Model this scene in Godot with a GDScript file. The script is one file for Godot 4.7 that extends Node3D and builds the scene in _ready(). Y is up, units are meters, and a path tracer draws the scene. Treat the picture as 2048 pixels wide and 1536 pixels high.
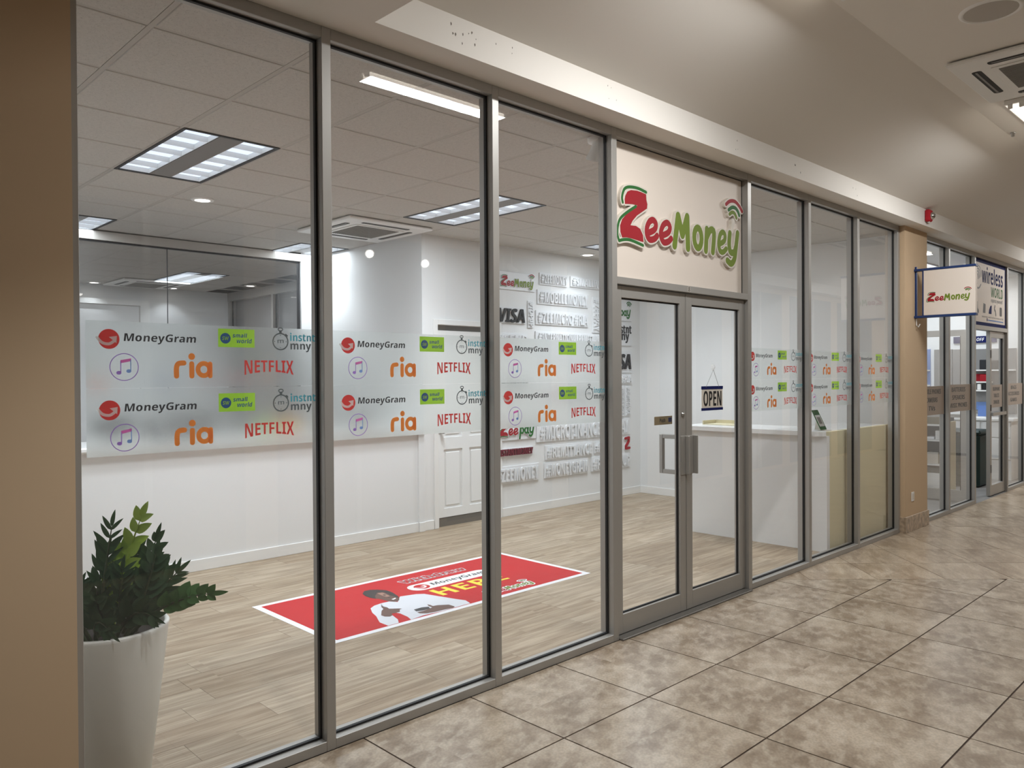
extends Node3D
# A shop front in an indoor mall. x runs along the shop front, y is up, the shop lies at z < 0 and the mall at z > 0.

var M = {}            # materials
var rng = RandomNumberGenerator.new()
var text_cache = {}
var taken = {}

const HEAD = 3.0      # underside of the soffit, top of the shop front
const TILE = 0.61
const FZ = -0.047     # plane of the glass
const BACK = -3.44    # back wall of the front room
const SIDE = 8.5      # its wall on the far side
const GLASS_WALL = -5.36   # glazed partition behind the service counter
const REAR = -10.1    # rear wall of the back room
const CLEAR = 0.0015

func _ready():
	rng.seed = 11
	make_camera()
	make_environment()
	make_materials()
	make_mall_shell()
	make_shop_shell()
	make_storefront()
	make_main_sign()
	make_films()
	make_shop_interior()
	make_wall_signs()
	make_shop_ceiling_things()
	make_mall_things()
	make_plant()
	make_banner()
	make_neighbour()

# ------------------------------------------------------------------ camera, light

func make_camera():
	var cam = Camera3D.new()
	cam.name = "camera"
	var yaw = 0.7710
	var pitch = -0.0092
	var roll = -0.0062
	var f = Vector3(sin(yaw) * cos(pitch), sin(pitch), -cos(yaw) * cos(pitch))
	var r = Vector3(cos(yaw), 0, sin(yaw))
	var u = r.cross(f)
	var right = r * cos(roll) + u * sin(roll)
	var up = -r * sin(roll) + u * cos(roll)
	cam.transform = Transform3D(Basis(right, up, -f), Vector3(0, 1.5506, 2.8665))
	cam.fov = 52.102
	cam.near = 0.05
	cam.far = 100.0
	cam.current = true
	add_child(cam)

func make_environment():
	var we = WorldEnvironment.new()
	we.name = "environment"
	var e = Environment.new()
	e.background_mode = Environment.BG_COLOR
	e.background_color = Color(0.02, 0.02, 0.02)
	e.tonemap_mode = Environment.TONE_MAPPER_LINEAR
	e.tonemap_exposure = 1.0
	e.sdfgi_enabled = true
	e.ssao_enabled = true
	e.ssil_enabled = true
	we.environment = e
	add_child(we)

const SHOP_LIGHT = 4.5
const MALL_LIGHT = 4.9
const COOL = Color(0.93, 0.97, 1.0)
const WARM = Color(0.985, 0.995, 1.0)

func area_light(parent, at, size, energy, color):
	var l = AreaLight3D.new()
	l.name = "lamp_light"
	l.area_size = size
	l.light_energy = energy
	l.light_color = color
	l.shadow_enabled = true
	l.area_range = 14.0
	l.rotation_degrees = Vector3(-90, 0, 0)
	l.position = at
	parent.add_child(l, true)

func spot_light(parent, at, aim, angle, energy, color, size = 0.03, soft = 0.6):
	var l = SpotLight3D.new()
	l.name = "lamp_light"
	l.spot_angle = angle
	l.spot_angle_attenuation = soft
	l.spot_range = 14.0
	l.light_energy = energy
	l.light_color = color
	l.light_size = size
	l.shadow_enabled = true
	parent.add_child(l, true)
	l.look_at_from_position(parent.position + at, aim, Vector3(0.03, 1, 0.02))

# ------------------------------------------------------------------ materials

func mat(color, rough = 0.6, metal = 0.0, spec = 0.5):
	var m = StandardMaterial3D.new()
	m.albedo_color = color
	m.roughness = rough
	m.metallic = metal
	m.metallic_specular = spec
	return m

func rgb(r, g, b):
	return Color(r / 255.0, g / 255.0, b / 255.0)

func noise(freq, sd, octaves = 4):
	var n = FastNoiseLite.new()
	n.noise_type = FastNoiseLite.TYPE_SIMPLEX_SMOOTH
	n.frequency = freq
	n.seed = sd
	n.fractal_type = FastNoiseLite.FRACTAL_FBM
	n.fractal_octaves = octaves
	return n

func tex(im):
	return ImageTexture.create_from_image(im)

func stone_image(sd, a, b, c, stretch, angle):
	var n1 = noise(0.0045, sd, 5)
	var n2 = noise(0.017, sd + 1, 5)
	var n3 = noise(0.11, sd + 2, 3)
	var s = 640
	var im = Image.create(s, s, false, Image.FORMAT_RGB8)
	var ca = cos(angle)
	var sa = sin(angle)
	for y in s:
		for x in s:
			var u = (x * ca + y * sa) / stretch
			var v = -x * sa + y * ca
			var k1 = n1.get_noise_2d(u, v)
			var k2 = n2.get_noise_2d(u, v)
			var k3 = n3.get_noise_2d(u, v)
			var t = clampf(0.5 + 0.95 * k1 + 0.45 * k2, 0, 1)
			var col = a.lerp(b, t)
			var patch = clampf((n2.get_noise_2d(u + 900, v * 1.3) + 0.05) * 2.2, 0, 1)
			col = col.lerp(c, patch * 0.5)
			var g = 1.0 + 0.10 * k3
			im.set_pixel(x, y, Color(col.r * g, col.g * g, col.b * g))
	return im

func wood_image(sd, a, b):
	var n1 = noise(0.020, sd, 4)
	var n2 = noise(0.11, sd + 1, 3)
	var im = Image.create(768, 128, false, Image.FORMAT_RGB8)
	for y in 128:
		for x in 768:
			var k1 = n1.get_noise_2d(x * 0.10, y * 1.3)
			var k2 = n2.get_noise_2d(x * 0.035, y * 1.6)
			var t = clampf(0.5 + 0.9 * k1 + 0.6 * k2, 0, 1)
			im.set_pixel(x, y, a.lerp(b, t))
	return im

func speck_image(sd, base, dark, density):
	var n = noise(0.05, sd, 3)
	var im = Image.create(512, 512, false, Image.FORMAT_RGB8)
	var r = RandomNumberGenerator.new()
	r.seed = sd
	for y in 512:
		for x in 512:
			var g = 1.0 + 0.03 * n.get_noise_2d(x, y) + 0.02 * r.randf_range(-1, 1)
			im.set_pixel(x, y, Color(base.r * g, base.g * g, base.b * g))
	for k in density:
		var x = r.randi_range(0, 509)
		var y = r.randi_range(0, 510)
		for d in r.randi_range(1, 3):
			im.set_pixel(mini(x + d, 511), y, base.lerp(dark, r.randf_range(0.4, 1.0)))
	return im

func mottle_image(sd, base, amount, freq):
	var n = noise(freq, sd, 5)
	var im = Image.create(256, 256, false, Image.FORMAT_RGB8)
	for y in 256:
		for x in 256:
			var g = 1.0 + amount * n.get_noise_2d(x, y)
			im.set_pixel(x, y, Color(base.r * g, base.g * g, base.b * g))
	return im

func triplanar(m, im, scale):
	m.albedo_texture = tex(im)
	m.uv1_triplanar = true
	m.uv1_world_triplanar = true
	m.uv1_scale = Vector3.ONE * scale
	return m

func textured(im, rough, spec = 0.5):
	var m = mat(Color.WHITE, rough, 0.0, spec)
	m.albedo_texture = tex(im)
	return m

func glow(color, strength):
	var m = mat(Color(0.9, 0.9, 0.9), 0.5)
	m.emission_enabled = true
	m.emission = color
	m.emission_energy_multiplier = strength
	return m

func make_materials():
	M.stone = []
	for k in 3:
		M.stone.append(textured(stone_image(20 + 7 * k, rgb(132, 115, 96), rgb(178, 163, 144), rgb(192, 180, 163), 1.35, 0.5), 0.3))
	M.stone_diagonal = []
	for k in 2:
		M.stone_diagonal.append(textured(stone_image(60 + 7 * k, rgb(150, 131, 110), rgb(182, 165, 144), rgb(198, 184, 165), 3.0, 0.6), 0.28))
	M.grout = mat(rgb(66, 50, 40), 0.9)
	M.wood = []
	var woods = [[rgb(146, 128, 106), rgb(184, 168, 146)], [rgb(142, 124, 102), rgb(178, 161, 138)], [rgb(150, 133, 112), rgb(188, 172, 150)], [rgb(138, 119, 97), rgb(174, 156, 133)]]
	for k in 4:
		M.wood.append(textured(wood_image(90 + 5 * k, woods[k][0], woods[k][1]), 0.42, 0.35))
	M.wood_gap = mat(rgb(96, 82, 68), 0.8)
	M.ceiling_tile = textured(speck_image(5, rgb(198, 194, 188), rgb(110, 108, 104), 2600), 0.95, 0.1)
	M.grid = mat(rgb(184, 179, 172), 0.7)
	M.plenum = mat(rgb(70, 68, 66), 0.95)
	M.plaster = mat(rgb(230, 225, 218), 0.9, 0.0, 0.2)
	M.wall_white = mat(rgb(228, 228, 227), 0.7, 0.0, 0.35)
	M.peach = mat(rgb(204, 178, 147), 0.85, 0.0, 0.3)
	M.skirting_stone = triplanar(mat(Color.WHITE, 0.4), mottle_image(37, rgb(178, 158, 136), 0.25, 0.05), 1.2)
	M.scuff = mat(rgb(120, 112, 104), 0.9)
	M.alu = mat(rgb(168, 165, 160), 0.4, 0.4)
	M.alu_dark = mat(rgb(120, 117, 112), 0.45, 0.5)
	M.gasket = mat(rgb(14, 14, 15), 0.6)
	M.steel = mat(rgb(170, 168, 164), 0.3, 0.8)
	M.brass = mat(rgb(176, 160, 124), 0.35, 0.7)
	M.glass = mat(Color(1, 1, 1, 0.03), 0.0)
	M.glass.transparency = BaseMaterial3D.TRANSPARENCY_ALPHA
	M.film = mat(Color(0.985, 1.0, 0.995, 0.06), 0.26, 0.0, 0.3)
	M.film.transparency = BaseMaterial3D.TRANSPARENCY_ALPHA
	M.film.refraction_enabled = true
	M.film.refraction_scale = 0.02
	M.white = mat(rgb(232, 231, 228), 0.5)
	M.white_gloss = mat(rgb(236, 236, 234), 0.25)
	M.board = mat(rgb(226, 227, 228), 0.45)
	M.sign_panel = mat(rgb(228, 216, 204), 0.55)
	M.edge = mat(rgb(214, 206, 194), 0.5)
	M.red = mat(rgb(158, 30, 40), 0.55, 0.0, 0.3)
	M.dark_red = mat(rgb(112, 22, 42), 0.5)
	M.green = mat(rgb(44, 104, 48), 0.55, 0.0, 0.3)
	M.lime = mat(rgb(112, 132, 40), 0.55, 0.0, 0.3)
	M.black = mat(rgb(22, 22, 26), 0.5)
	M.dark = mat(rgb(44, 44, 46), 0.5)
	M.grey = mat(rgb(128, 126, 124), 0.5)
	M.cream = mat(rgb(214, 206, 174), 0.55, 0.0, 0.3)
	M.navy = mat(rgb(26, 34, 88), 0.7, 0.0, 0.2)
	M.bracket_blue = mat(rgb(24, 52, 104), 0.4)
	M.soil = mat(rgb(46, 38, 32), 0.95)
	M.leaf_dark = mat(rgb(38, 66, 38), 0.9)
	M.leaf_mid = mat(rgb(56, 96, 44), 0.9)
	M.leaf_lime = mat(rgb(150, 178, 56), 0.45)
	for k in ["leaf_dark", "leaf_mid", "leaf_lime"]:
		M[k].backlight_enabled = true
		M[k].backlight = Color(0.15, 0.2, 0.1)
	M.stem = mat(rgb(60, 74, 44), 0.5)
	M.pot = mat(rgb(236, 236, 230), 0.45)
	M.banner_red = mat(rgb(190, 42, 46), 0.6, 0.0, 0.3)
	M.print_white = mat(rgb(236, 236, 238), 0.5)
	M.print_yellow = mat(rgb(232, 218, 60), 0.5)
	M.print_shirt = mat(rgb(214, 216, 222), 0.5)
	M.print_skin = mat(rgb(98, 68, 58), 0.5)
	M.print_skin_light = mat(rgb(160, 120, 104), 0.5)
	M.print_hair = mat(rgb(40, 32, 32), 0.5)
	for d in [["ink_red", rgb(206, 50, 46)], ["ink_black", rgb(30, 30, 34)], ["ink_orange", rgb(232, 134, 48)], ["ink_lime", rgb(158, 208, 48)], ["ink_blue", rgb(14, 76, 140)], ["ink_teal", rgb(66, 150, 164)], ["ink_grey", rgb(74, 80, 82)], ["ink_pink", rgb(206, 100, 170)], ["ink_lilac", rgb(150, 110, 190)], ["ink_sky", rgb(120, 150, 205)], ["ink_white", rgb(240, 240, 238)]]:
		M[d[0]] = mat(d[1], 0.5)
		M[d[0]].backlight_enabled = true
		M[d[0]].backlight = d[1]
	M.tube_glow = glow(COOL, 1.6)
	M.louvre_glow = glow(Color(0.84, 0.91, 1.0), 0.92)
	M.lamp_glow = glow(Color(1.0, 0.98, 0.95), 4.0)
	M.spot_glow = glow(Color(1.0, 0.98, 0.95), 14.0)
	M.warm_glow = glow(Color(1.0, 0.96, 0.90), 7.0)
	M.slot = mat(rgb(40, 40, 40), 0.7)
	M.grille = mat(rgb(130, 127, 122), 0.7)
	M.speaker_grille = mat(rgb(186, 181, 174), 0.8, 0.0, 0.2)
	M.chrome = mat(rgb(210, 210, 210), 0.12, 1.0)
	M.lens = mat(Color(1, 1, 1, 0.25), 0.05)
	M.lens.transparency = BaseMaterial3D.TRANSPARENCY_ALPHA
	M.strobe_red = mat(rgb(176, 28, 40), 0.9)
	M.olive = mat(rgb(120, 112, 92), 0.6)
	M.bin_green = mat(rgb(20, 44, 40), 0.5)
	M.notice = mat(rgb(178, 164, 152), 0.6)

# ------------------------------------------------------------------ mesh helpers

func new_st():
	var s = SurfaceTool.new()
	s.begin(Mesh.PRIMITIVE_TRIANGLES)
	s.set_smooth_group(-1)
	return s

func obj(called, st, material, parent = self):
	st.generate_normals()
	var mesh = st.commit()
	mesh.surface_set_material(0, material)
	return mesh_obj(called, mesh, parent)

func mesh_obj(called, mesh, parent = self):
	var o = MeshInstance3D.new()
	o.name = numbered(called) if parent == self else called
	o.mesh = mesh
	parent.add_child(o, true)
	return o

func numbered(called):
	var n = taken.get(called, 0)
	taken[called] = n + 1
	return called if n == 0 else "%s_%03d" % [called, n]

func thing(called, label, category, at = Vector3.ZERO, group = ""):
	var o = Node3D.new()
	o.name = numbered(called)
	add_child(o)
	o.position = at
	tag(o, label, category, group)
	return o

func tag(o, label, category, group = ""):
	o.set_meta("label", label)
	o.set_meta("category", category)
	if group:
		o.set_meta("group", group)
	return o

func setting(called, label, category, at = Vector3.ZERO):
	var o = thing(called, label, category, at)
	o.set_meta("kind", "structure")
	return o

func tri(st, a, b, c):            # counter-clockwise seen from outside
	st.set_uv(Vector2.ZERO)
	st.add_vertex(a)
	st.add_vertex(c)
	st.add_vertex(b)

func quad(st, a, b, c, d):
	tri(st, a, b, c)
	tri(st, a, c, d)

func tri_uv(st, a, b, c, ua, ub, uc):
	st.set_uv(ua); st.add_vertex(a)
	st.set_uv(uc); st.add_vertex(c)
	st.set_uv(ub); st.add_vertex(b)

func box(st, lo, hi, bev = 0.0):
	if bev <= 0.0:
		var p = []
		for i in 8:
			p.append(Vector3(hi.x if i & 1 else lo.x, hi.y if i & 2 else lo.y, hi.z if i & 4 else lo.z))
		quad(st, p[4], p[5], p[7], p[6])
		quad(st, p[1], p[0], p[2], p[3])
		quad(st, p[5], p[1], p[3], p[7])
		quad(st, p[0], p[4], p[6], p[2])
		quad(st, p[6], p[7], p[3], p[2])
		quad(st, p[0], p[1], p[5], p[4])
		return
	# chamfered box: every corner becomes three points
	var c = (lo + hi) * 0.5
	var h = (hi - lo) * 0.5
	bev = minf(bev, minf(h.x, minf(h.y, h.z)) * 0.9)
	var k = h - Vector3.ONE * bev
	for s in [-1.0, 1.0]:
		face(st, c, [Vector3(s * h.x, -k.y, -k.z), Vector3(s * h.x, k.y, -k.z), Vector3(s * h.x, k.y, k.z), Vector3(s * h.x, -k.y, k.z)])
		face(st, c, [Vector3(-k.x, s * h.y, -k.z), Vector3(k.x, s * h.y, -k.z), Vector3(k.x, s * h.y, k.z), Vector3(-k.x, s * h.y, k.z)])
		face(st, c, [Vector3(-k.x, -k.y, s * h.z), Vector3(k.x, -k.y, s * h.z), Vector3(k.x, k.y, s * h.z), Vector3(-k.x, k.y, s * h.z)])
	for a in [-1.0, 1.0]:
		for b in [-1.0, 1.0]:
			face(st, c, [Vector3(a * h.x, b * k.y, -k.z), Vector3(a * h.x, b * k.y, k.z), Vector3(a * k.x, b * h.y, k.z), Vector3(a * k.x, b * h.y, -k.z)])
			face(st, c, [Vector3(a * h.x, -k.y, b * k.z), Vector3(a * h.x, k.y, b * k.z), Vector3(a * k.x, k.y, b * h.z), Vector3(a * k.x, -k.y, b * h.z)])
			face(st, c, [Vector3(-k.x, a * h.y, b * k.z), Vector3(k.x, a * h.y, b * k.z), Vector3(k.x, a * k.y, b * h.z), Vector3(-k.x, a * k.y, b * h.z)])
			for d in [-1.0, 1.0]:
				face(st, c, [Vector3(a * h.x, b * k.y, d * k.z), Vector3(a * k.x, b * h.y, d * k.z), Vector3(a * k.x, b * k.y, d * h.z)])

func face(st, c, pts):            # a convex face of a shape round c, turned outwards
	var n = (pts[1] - pts[0]).cross(pts[2] - pts[0])
	var mid = Vector3.ZERO
	for p in pts:
		mid += p
	var q = pts.duplicate()
	if n.dot(mid) < 0:
		q.reverse()
	for i in range(1, q.size() - 1):
		tri(st, c + q[0], c + q[i], c + q[i + 1])

func pane_obj(lo, hi, parent):     # a sheet of glass lying across its thinnest direction
	var st = new_st()
	var c = (lo + hi) * 0.5
	if hi.z - lo.z < hi.x - lo.x:
		quad(st, Vector3(lo.x, lo.y, c.z), Vector3(hi.x, lo.y, c.z), Vector3(hi.x, hi.y, c.z), Vector3(lo.x, hi.y, c.z))
	else:
		quad(st, Vector3(c.x, lo.y, lo.z), Vector3(c.x, hi.y, lo.z), Vector3(c.x, hi.y, hi.z), Vector3(c.x, lo.y, hi.z))
	return obj("pane", st, M.glass, parent)

func box_obj(called, lo, hi, material, parent = self, bev = 0.0):
	var st = new_st()
	box(st, lo, hi, bev)
	return obj(called, st, material, parent)

func prism(st, poly, T, d0, d1, uv_scale = 0.0, uv_off = Vector2.ZERO):    # poly in T's xy plane, from depth d0 to d1 along T's z
	var p = poly
	if Geometry2D.is_polygon_clockwise(p):
		p = p.duplicate()
		p.reverse()
	var ids = Geometry2D.triangulate_polygon(p)
	for i in range(0, ids.size(), 3):
		var a = p[ids[i]]
		var b = p[ids[i + 1]]
		var c = p[ids[i + 2]]
		if (b - a).cross(c - a) < 0:
			var t = b
			b = c
			c = t
		tri_uv(st, T * Vector3(a.x, a.y, d1), T * Vector3(b.x, b.y, d1), T * Vector3(c.x, c.y, d1), a * uv_scale + uv_off, b * uv_scale + uv_off, c * uv_scale + uv_off)
		if d0 != d1:
			tri_uv(st, T * Vector3(a.x, a.y, d0), T * Vector3(c.x, c.y, d0), T * Vector3(b.x, b.y, d0), a * uv_scale + uv_off, c * uv_scale + uv_off, b * uv_scale + uv_off)
	if d0 == d1:
		return
	for i in p.size():
		var a = p[i]
		var b = p[(i + 1) % p.size()]
		var q = [T * Vector3(a.x, a.y, d0), T * Vector3(b.x, b.y, d0), T * Vector3(b.x, b.y, d1), T * Vector3(a.x, a.y, d1)]
		tri_uv(st, q[0], q[1], q[2], a * uv_scale + uv_off, b * uv_scale + uv_off, b * uv_scale + uv_off)
		tri_uv(st, q[0], q[2], q[3], a * uv_scale + uv_off, b * uv_scale + uv_off, a * uv_scale + uv_off)

func poly(a, off = Vector2.ZERO, sc = 1.0):    # flat list of numbers to points
	var out = PackedVector2Array()
	for i in range(0, a.size(), 2):
		out.append(Vector2(a[i], a[i + 1]) * sc + off)
	return out

func ellipse(cx, cy, rx, ry, n = 24):
	var out = PackedVector2Array()
	for i in n:
		out.append(Vector2(cx + rx * cos(TAU * i / n), cy + ry * sin(TAU * i / n)))
	return out

func rect2(x0, y0, x1, y1):
	return PackedVector2Array([Vector2(x0, y0), Vector2(x1, y0), Vector2(x1, y1), Vector2(x0, y1)])

func round_rect(x0, y0, x1, y1, r, n = 5):
	var out = PackedVector2Array()
	for c in [[x1 - r, y0 + r, -PI / 2], [x1 - r, y1 - r, 0.0], [x0 + r, y1 - r, PI / 2], [x0 + r, y0 + r, PI]]:
		for i in n + 1:
			var a = c[2] + PI / 2 * i / n
			out.append(Vector2(c[0] + r * cos(a), c[1] + r * sin(a)))
	return out

func smooth_path(pts, closed = false, steps = 4):
	var out = PackedVector2Array()
	var n = pts.size()
	if n < 3:
		return pts
	var last = n if closed else n - 1
	for i in last:
		var p0 = pts[(i - 1 + n) % n] if closed or i > 0 else pts[0]
		var p1 = pts[i]
		var p2 = pts[(i + 1) % n]
		var p3 = pts[(i + 2) % n] if closed or i + 2 < n else pts[n - 1]
		for k in steps:
			var t = float(k) / steps
			out.append(0.5 * ((2 * p1) + (p2 - p0) * t + (2 * p0 - 5 * p1 + 4 * p2 - p3) * t * t + (3 * p1 - p0 - 3 * p2 + p3) * t * t * t))
	if not closed:
		out.append(pts[n - 1])
	return out

var layers = 0

func stroke(st, pts, w, T, d0, d1, closed = false, smooth = true):   # a thick line with round ends, as a brush draws it
	if not closed and not smooth and pts.size() > 2:
		for i in pts.size() - 1:
			stroke(st, PackedVector2Array([pts[i], pts[i + 1]]), w, T, d0, d1)
		return
	var p = smooth_path(pts, closed) if smooth else pts
	var n = p.size()
	layers = (layers + 1) % 5
	var lift = layers * 0.00001     # crossing strokes lie a hair above one another
	var l = []
	var r = []
	for i in n:
		var before = p[(i - 1 + n) % n] if closed or i > 0 else p[0]
		var after = p[(i + 1) % n] if closed or i < n - 1 else p[n - 1]
		var s = (after - before).normalized().orthogonal() * w * 0.5
		l.append(p[i] + s)
		r.append(p[i] - s)
	for i in n if closed else n - 1:
		var k = (i + 1) % n
		var h0 = d1 + lift + i * 0.0000006
		var h1 = d1 + lift + k * 0.0000006
		flat_quad(st, [l[i], r[i], r[k], l[k]], [h0, h0, h1, h1], T, d0, d1 > d0, [1, 3])
	if closed:
		return
	for e in 2:
		var c = p[0] if e == 0 else p[n - 1]
		var from = (l[0] if e == 0 else r[n - 1]) - c
		var h = d1 + lift + (0 if e == 0 else (n - 1) * 0.0000006)
		for k in 8:
			var a = c + from.rotated(PI * k / 8 * turn_sign(from, e, p))
			var b = c + from.rotated(PI * (k + 1) / 8 * turn_sign(from, e, p))
			flat_quad(st, [c, a, b], [h, h, h], T, d0, d1 > d0, [1])

func turn_sign(from, e, p):
	var out = (p[0] - p[1]) if e == 0 else (p[p.size() - 1] - p[p.size() - 2])
	return 1.0 if from.cross(out) > 0 else -1.0

func flat_quad(st, q, h, T, d0, sides, walls):    # a flat face turned up, with side walls along the named edges
	var m = q.size()
	var area = 0.0
	for i in m:
		area += q[i].cross(q[(i + 1) % m])
	var idx = range(m)
	var top = []
	for i in idx:
		top.append(T * Vector3(q[i].x, q[i].y, h[i]))
	for i in range(1, m - 1):
		if area > 0:
			tri(st, top[0], top[i], top[i + 1])
		else:
			tri(st, top[0], top[i + 1], top[i])
	if not sides:
		return
	for i in walls:
		var k = (i + 1) % m
		var lo_a = T * Vector3(q[i].x, q[i].y, d0)
		var lo_b = T * Vector3(q[k].x, q[k].y, d0)
		if area > 0:
			quad(st, lo_a, lo_b, top[k], top[i])
		else:
			quad(st, lo_b, lo_a, top[i], top[k])

func glyphs(text, bold = true, serif = false):
	var key = "%s|%s|%s" % [text, bold, serif]
	if text_cache.has(key):
		return text_cache[key]
	var f = SystemFont.new()
	f.font_names = PackedStringArray(["Droid Serif" if serif else "Droid Sans"])
	f.font_weight = 700 if bold else 400
	var t = TextMesh.new()
	t.text = text
	t.font = f
	t.font_size = 64
	t.pixel_size = 0.01
	t.depth = 0.0
	t.curve_step = 1.5
	var arrays = t.surface_get_arrays(0)
	var v = arrays[Mesh.ARRAY_VERTEX]
	var ids = arrays[Mesh.ARRAY_INDEX]
	var out = PackedVector2Array()
	var lo = Vector2(1e9, 1e9)
	var hi = -lo
	var seq = ids if ids != null and ids.size() else range(v.size())
	for i in seq:
		var q = Vector2(v[i].x, v[i].y)
		out.append(q)
		lo = lo.min(q)
		hi = hi.max(q)
	for i in out.size():
		out[i] = (out[i] - lo) / (hi - lo)
	text_cache[key] = out
	return out

# lettering fitted into the box x0,y0 - x1,y1 of T's xy plane, from depth d0 to d1; slant leans it, arch bends its foot
func letters(st, text, x0, y0, x1, y1, T, d0, d1, slant = 0.0, bold = true, arch = 0.0, serif = false):
	var g = glyphs(text, bold, serif)
	var place = func(q):
		var v = q.y
		if arch != 0.0:
			var e = 2.0 * q.x - 1.0
			v = 1.0 - (1.0 - v) * (1.0 - arch * (1.0 - e * e))
		var r = Vector2(lerpf(x0, x1, q.x), lerpf(y0, y1, v))
		r.x += slant * (r.y - y0)
		return r
	var count = {}
	for i in range(0, g.size(), 3):
		var a = place.call(g[i])
		var b = place.call(g[i + 1])
		var c = place.call(g[i + 2])
		if (b - a).cross(c - a) < 0:
			var t = b
			b = c
			c = t
		tri(st, T * Vector3(a.x, a.y, d1), T * Vector3(b.x, b.y, d1), T * Vector3(c.x, c.y, d1))
		if d1 > d0:
			for e in [[a, b], [b, c], [c, a]]:
				var k1 = "%.5f,%.5f,%.5f,%.5f" % [e[0].x, e[0].y, e[1].x, e[1].y]
				var k2 = "%.5f,%.5f,%.5f,%.5f" % [e[1].x, e[1].y, e[0].x, e[0].y]
				if count.has(k2):
					count.erase(k2)
				else:
					count[k1] = e
	for k in count:
		var e = count[k]
		quad(st, T * Vector3(e[0].x, e[0].y, d0), T * Vector3(e[1].x, e[1].y, d0), T * Vector3(e[1].x, e[1].y, d1), T * Vector3(e[0].x, e[0].y, d1))

func letters_obj(called, text, r, T, d0, d1, material, parent, slant = 0.0, bold = true, arch = 0.0):
	var st = new_st()
	letters(st, text, r[0], r[1], r[2], r[3], T, d0, d1, slant, bold, arch)
	return obj(called, st, material, parent)

func tube(st, path, r, sides = 8):
	st.set_smooth_group(1)
	var rings = []
	for i in path.size():
		var d = (path[mini(i + 1, path.size() - 1)] - path[maxi(i - 1, 0)]).normalized()
		var a = d.cross(Vector3.UP if absf(d.y) < 0.9 else Vector3.RIGHT).normalized()
		var b = d.cross(a)
		var ring = []
		for k in sides:
			ring.append(path[i] + (a * cos(TAU * k / sides) + b * sin(TAU * k / sides)) * (r[i] if r is Array else r))
		rings.append(ring)
	for i in path.size() - 1:
		for k in sides:
			var n = (k + 1) % sides
			quad(st, rings[i][k], rings[i + 1][k], rings[i + 1][n], rings[i][n])
	st.set_smooth_group(-1)
	for k in range(1, sides - 1):
		tri(st, rings[0][0], rings[0][k], rings[0][k + 1])
		tri(st, rings[-1][0], rings[-1][k + 1], rings[-1][k])

func lathe(st, prof, T, n = 40, smooth = true):    # prof: (radius, height) going up along the outside
	if smooth:
		st.set_smooth_group(1)
	for i in prof.size() - 1:
		for k in n:
			var a0 = TAU * k / n
			var a1 = TAU * (k + 1) / n
			var p = []
			for q in [[prof[i], a0], [prof[i], a1], [prof[i + 1], a1], [prof[i + 1], a0]]:
				p.append(T * Vector3(q[0].x * cos(q[1]), q[0].y, -q[0].x * sin(q[1])))
			if prof[i].x > 0.00001:
				tri(st, p[0], p[1], p[2])
			if prof[i + 1].x > 0.00001:
				tri(st, p[0], p[2], p[3])
	st.set_smooth_group(-1)

func face_z(at = Vector3.ZERO):   # xy plane facing +z
	return Transform3D(Basis(), at)

func face_up(at):                 # a plane lying on the floor: its x along x, its y away from the shop front
	return Transform3D(Basis(Vector3(1, 0, 0), Vector3(0, 0, -1), Vector3(0, 1, 0)), at)

func face_down(at):
	return Transform3D(Basis(Vector3(1, 0, 0), Vector3(0, 0, 1), Vector3(0, -1, 0)), at)

func face_minus_x(at):            # a plane seen from -x: its x runs towards +z
	return Transform3D(Basis(Vector3(0, 0, 1), Vector3(0, 1, 0), Vector3(-1, 0, 0)), at)

# ------------------------------------------------------------------ the mall: floor, ceiling, pier, pilaster

const TRAY_X = 1.847
const TRAY_Z = 0.176
const FAR_Z = 3.38

func floor_tile(parent, shape, region, mats):
	for p in Geometry2D.intersect_polygons(shape, region):
		if p.size() < 3:
			continue
		var area = 0.0
		for i in p.size():
			area += p[i].cross(p[(i + 1) % p.size()])
		if absf(area) < 0.002:
			continue
		var st = new_st()
		prism(st, p, face_up(Vector3.ZERO), -0.012, 0.0, 0.9, Vector2(rng.randf() * 5, rng.randf() * 5))
		obj("tile", st, mats[rng.randi() % mats.size()], parent)

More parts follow.
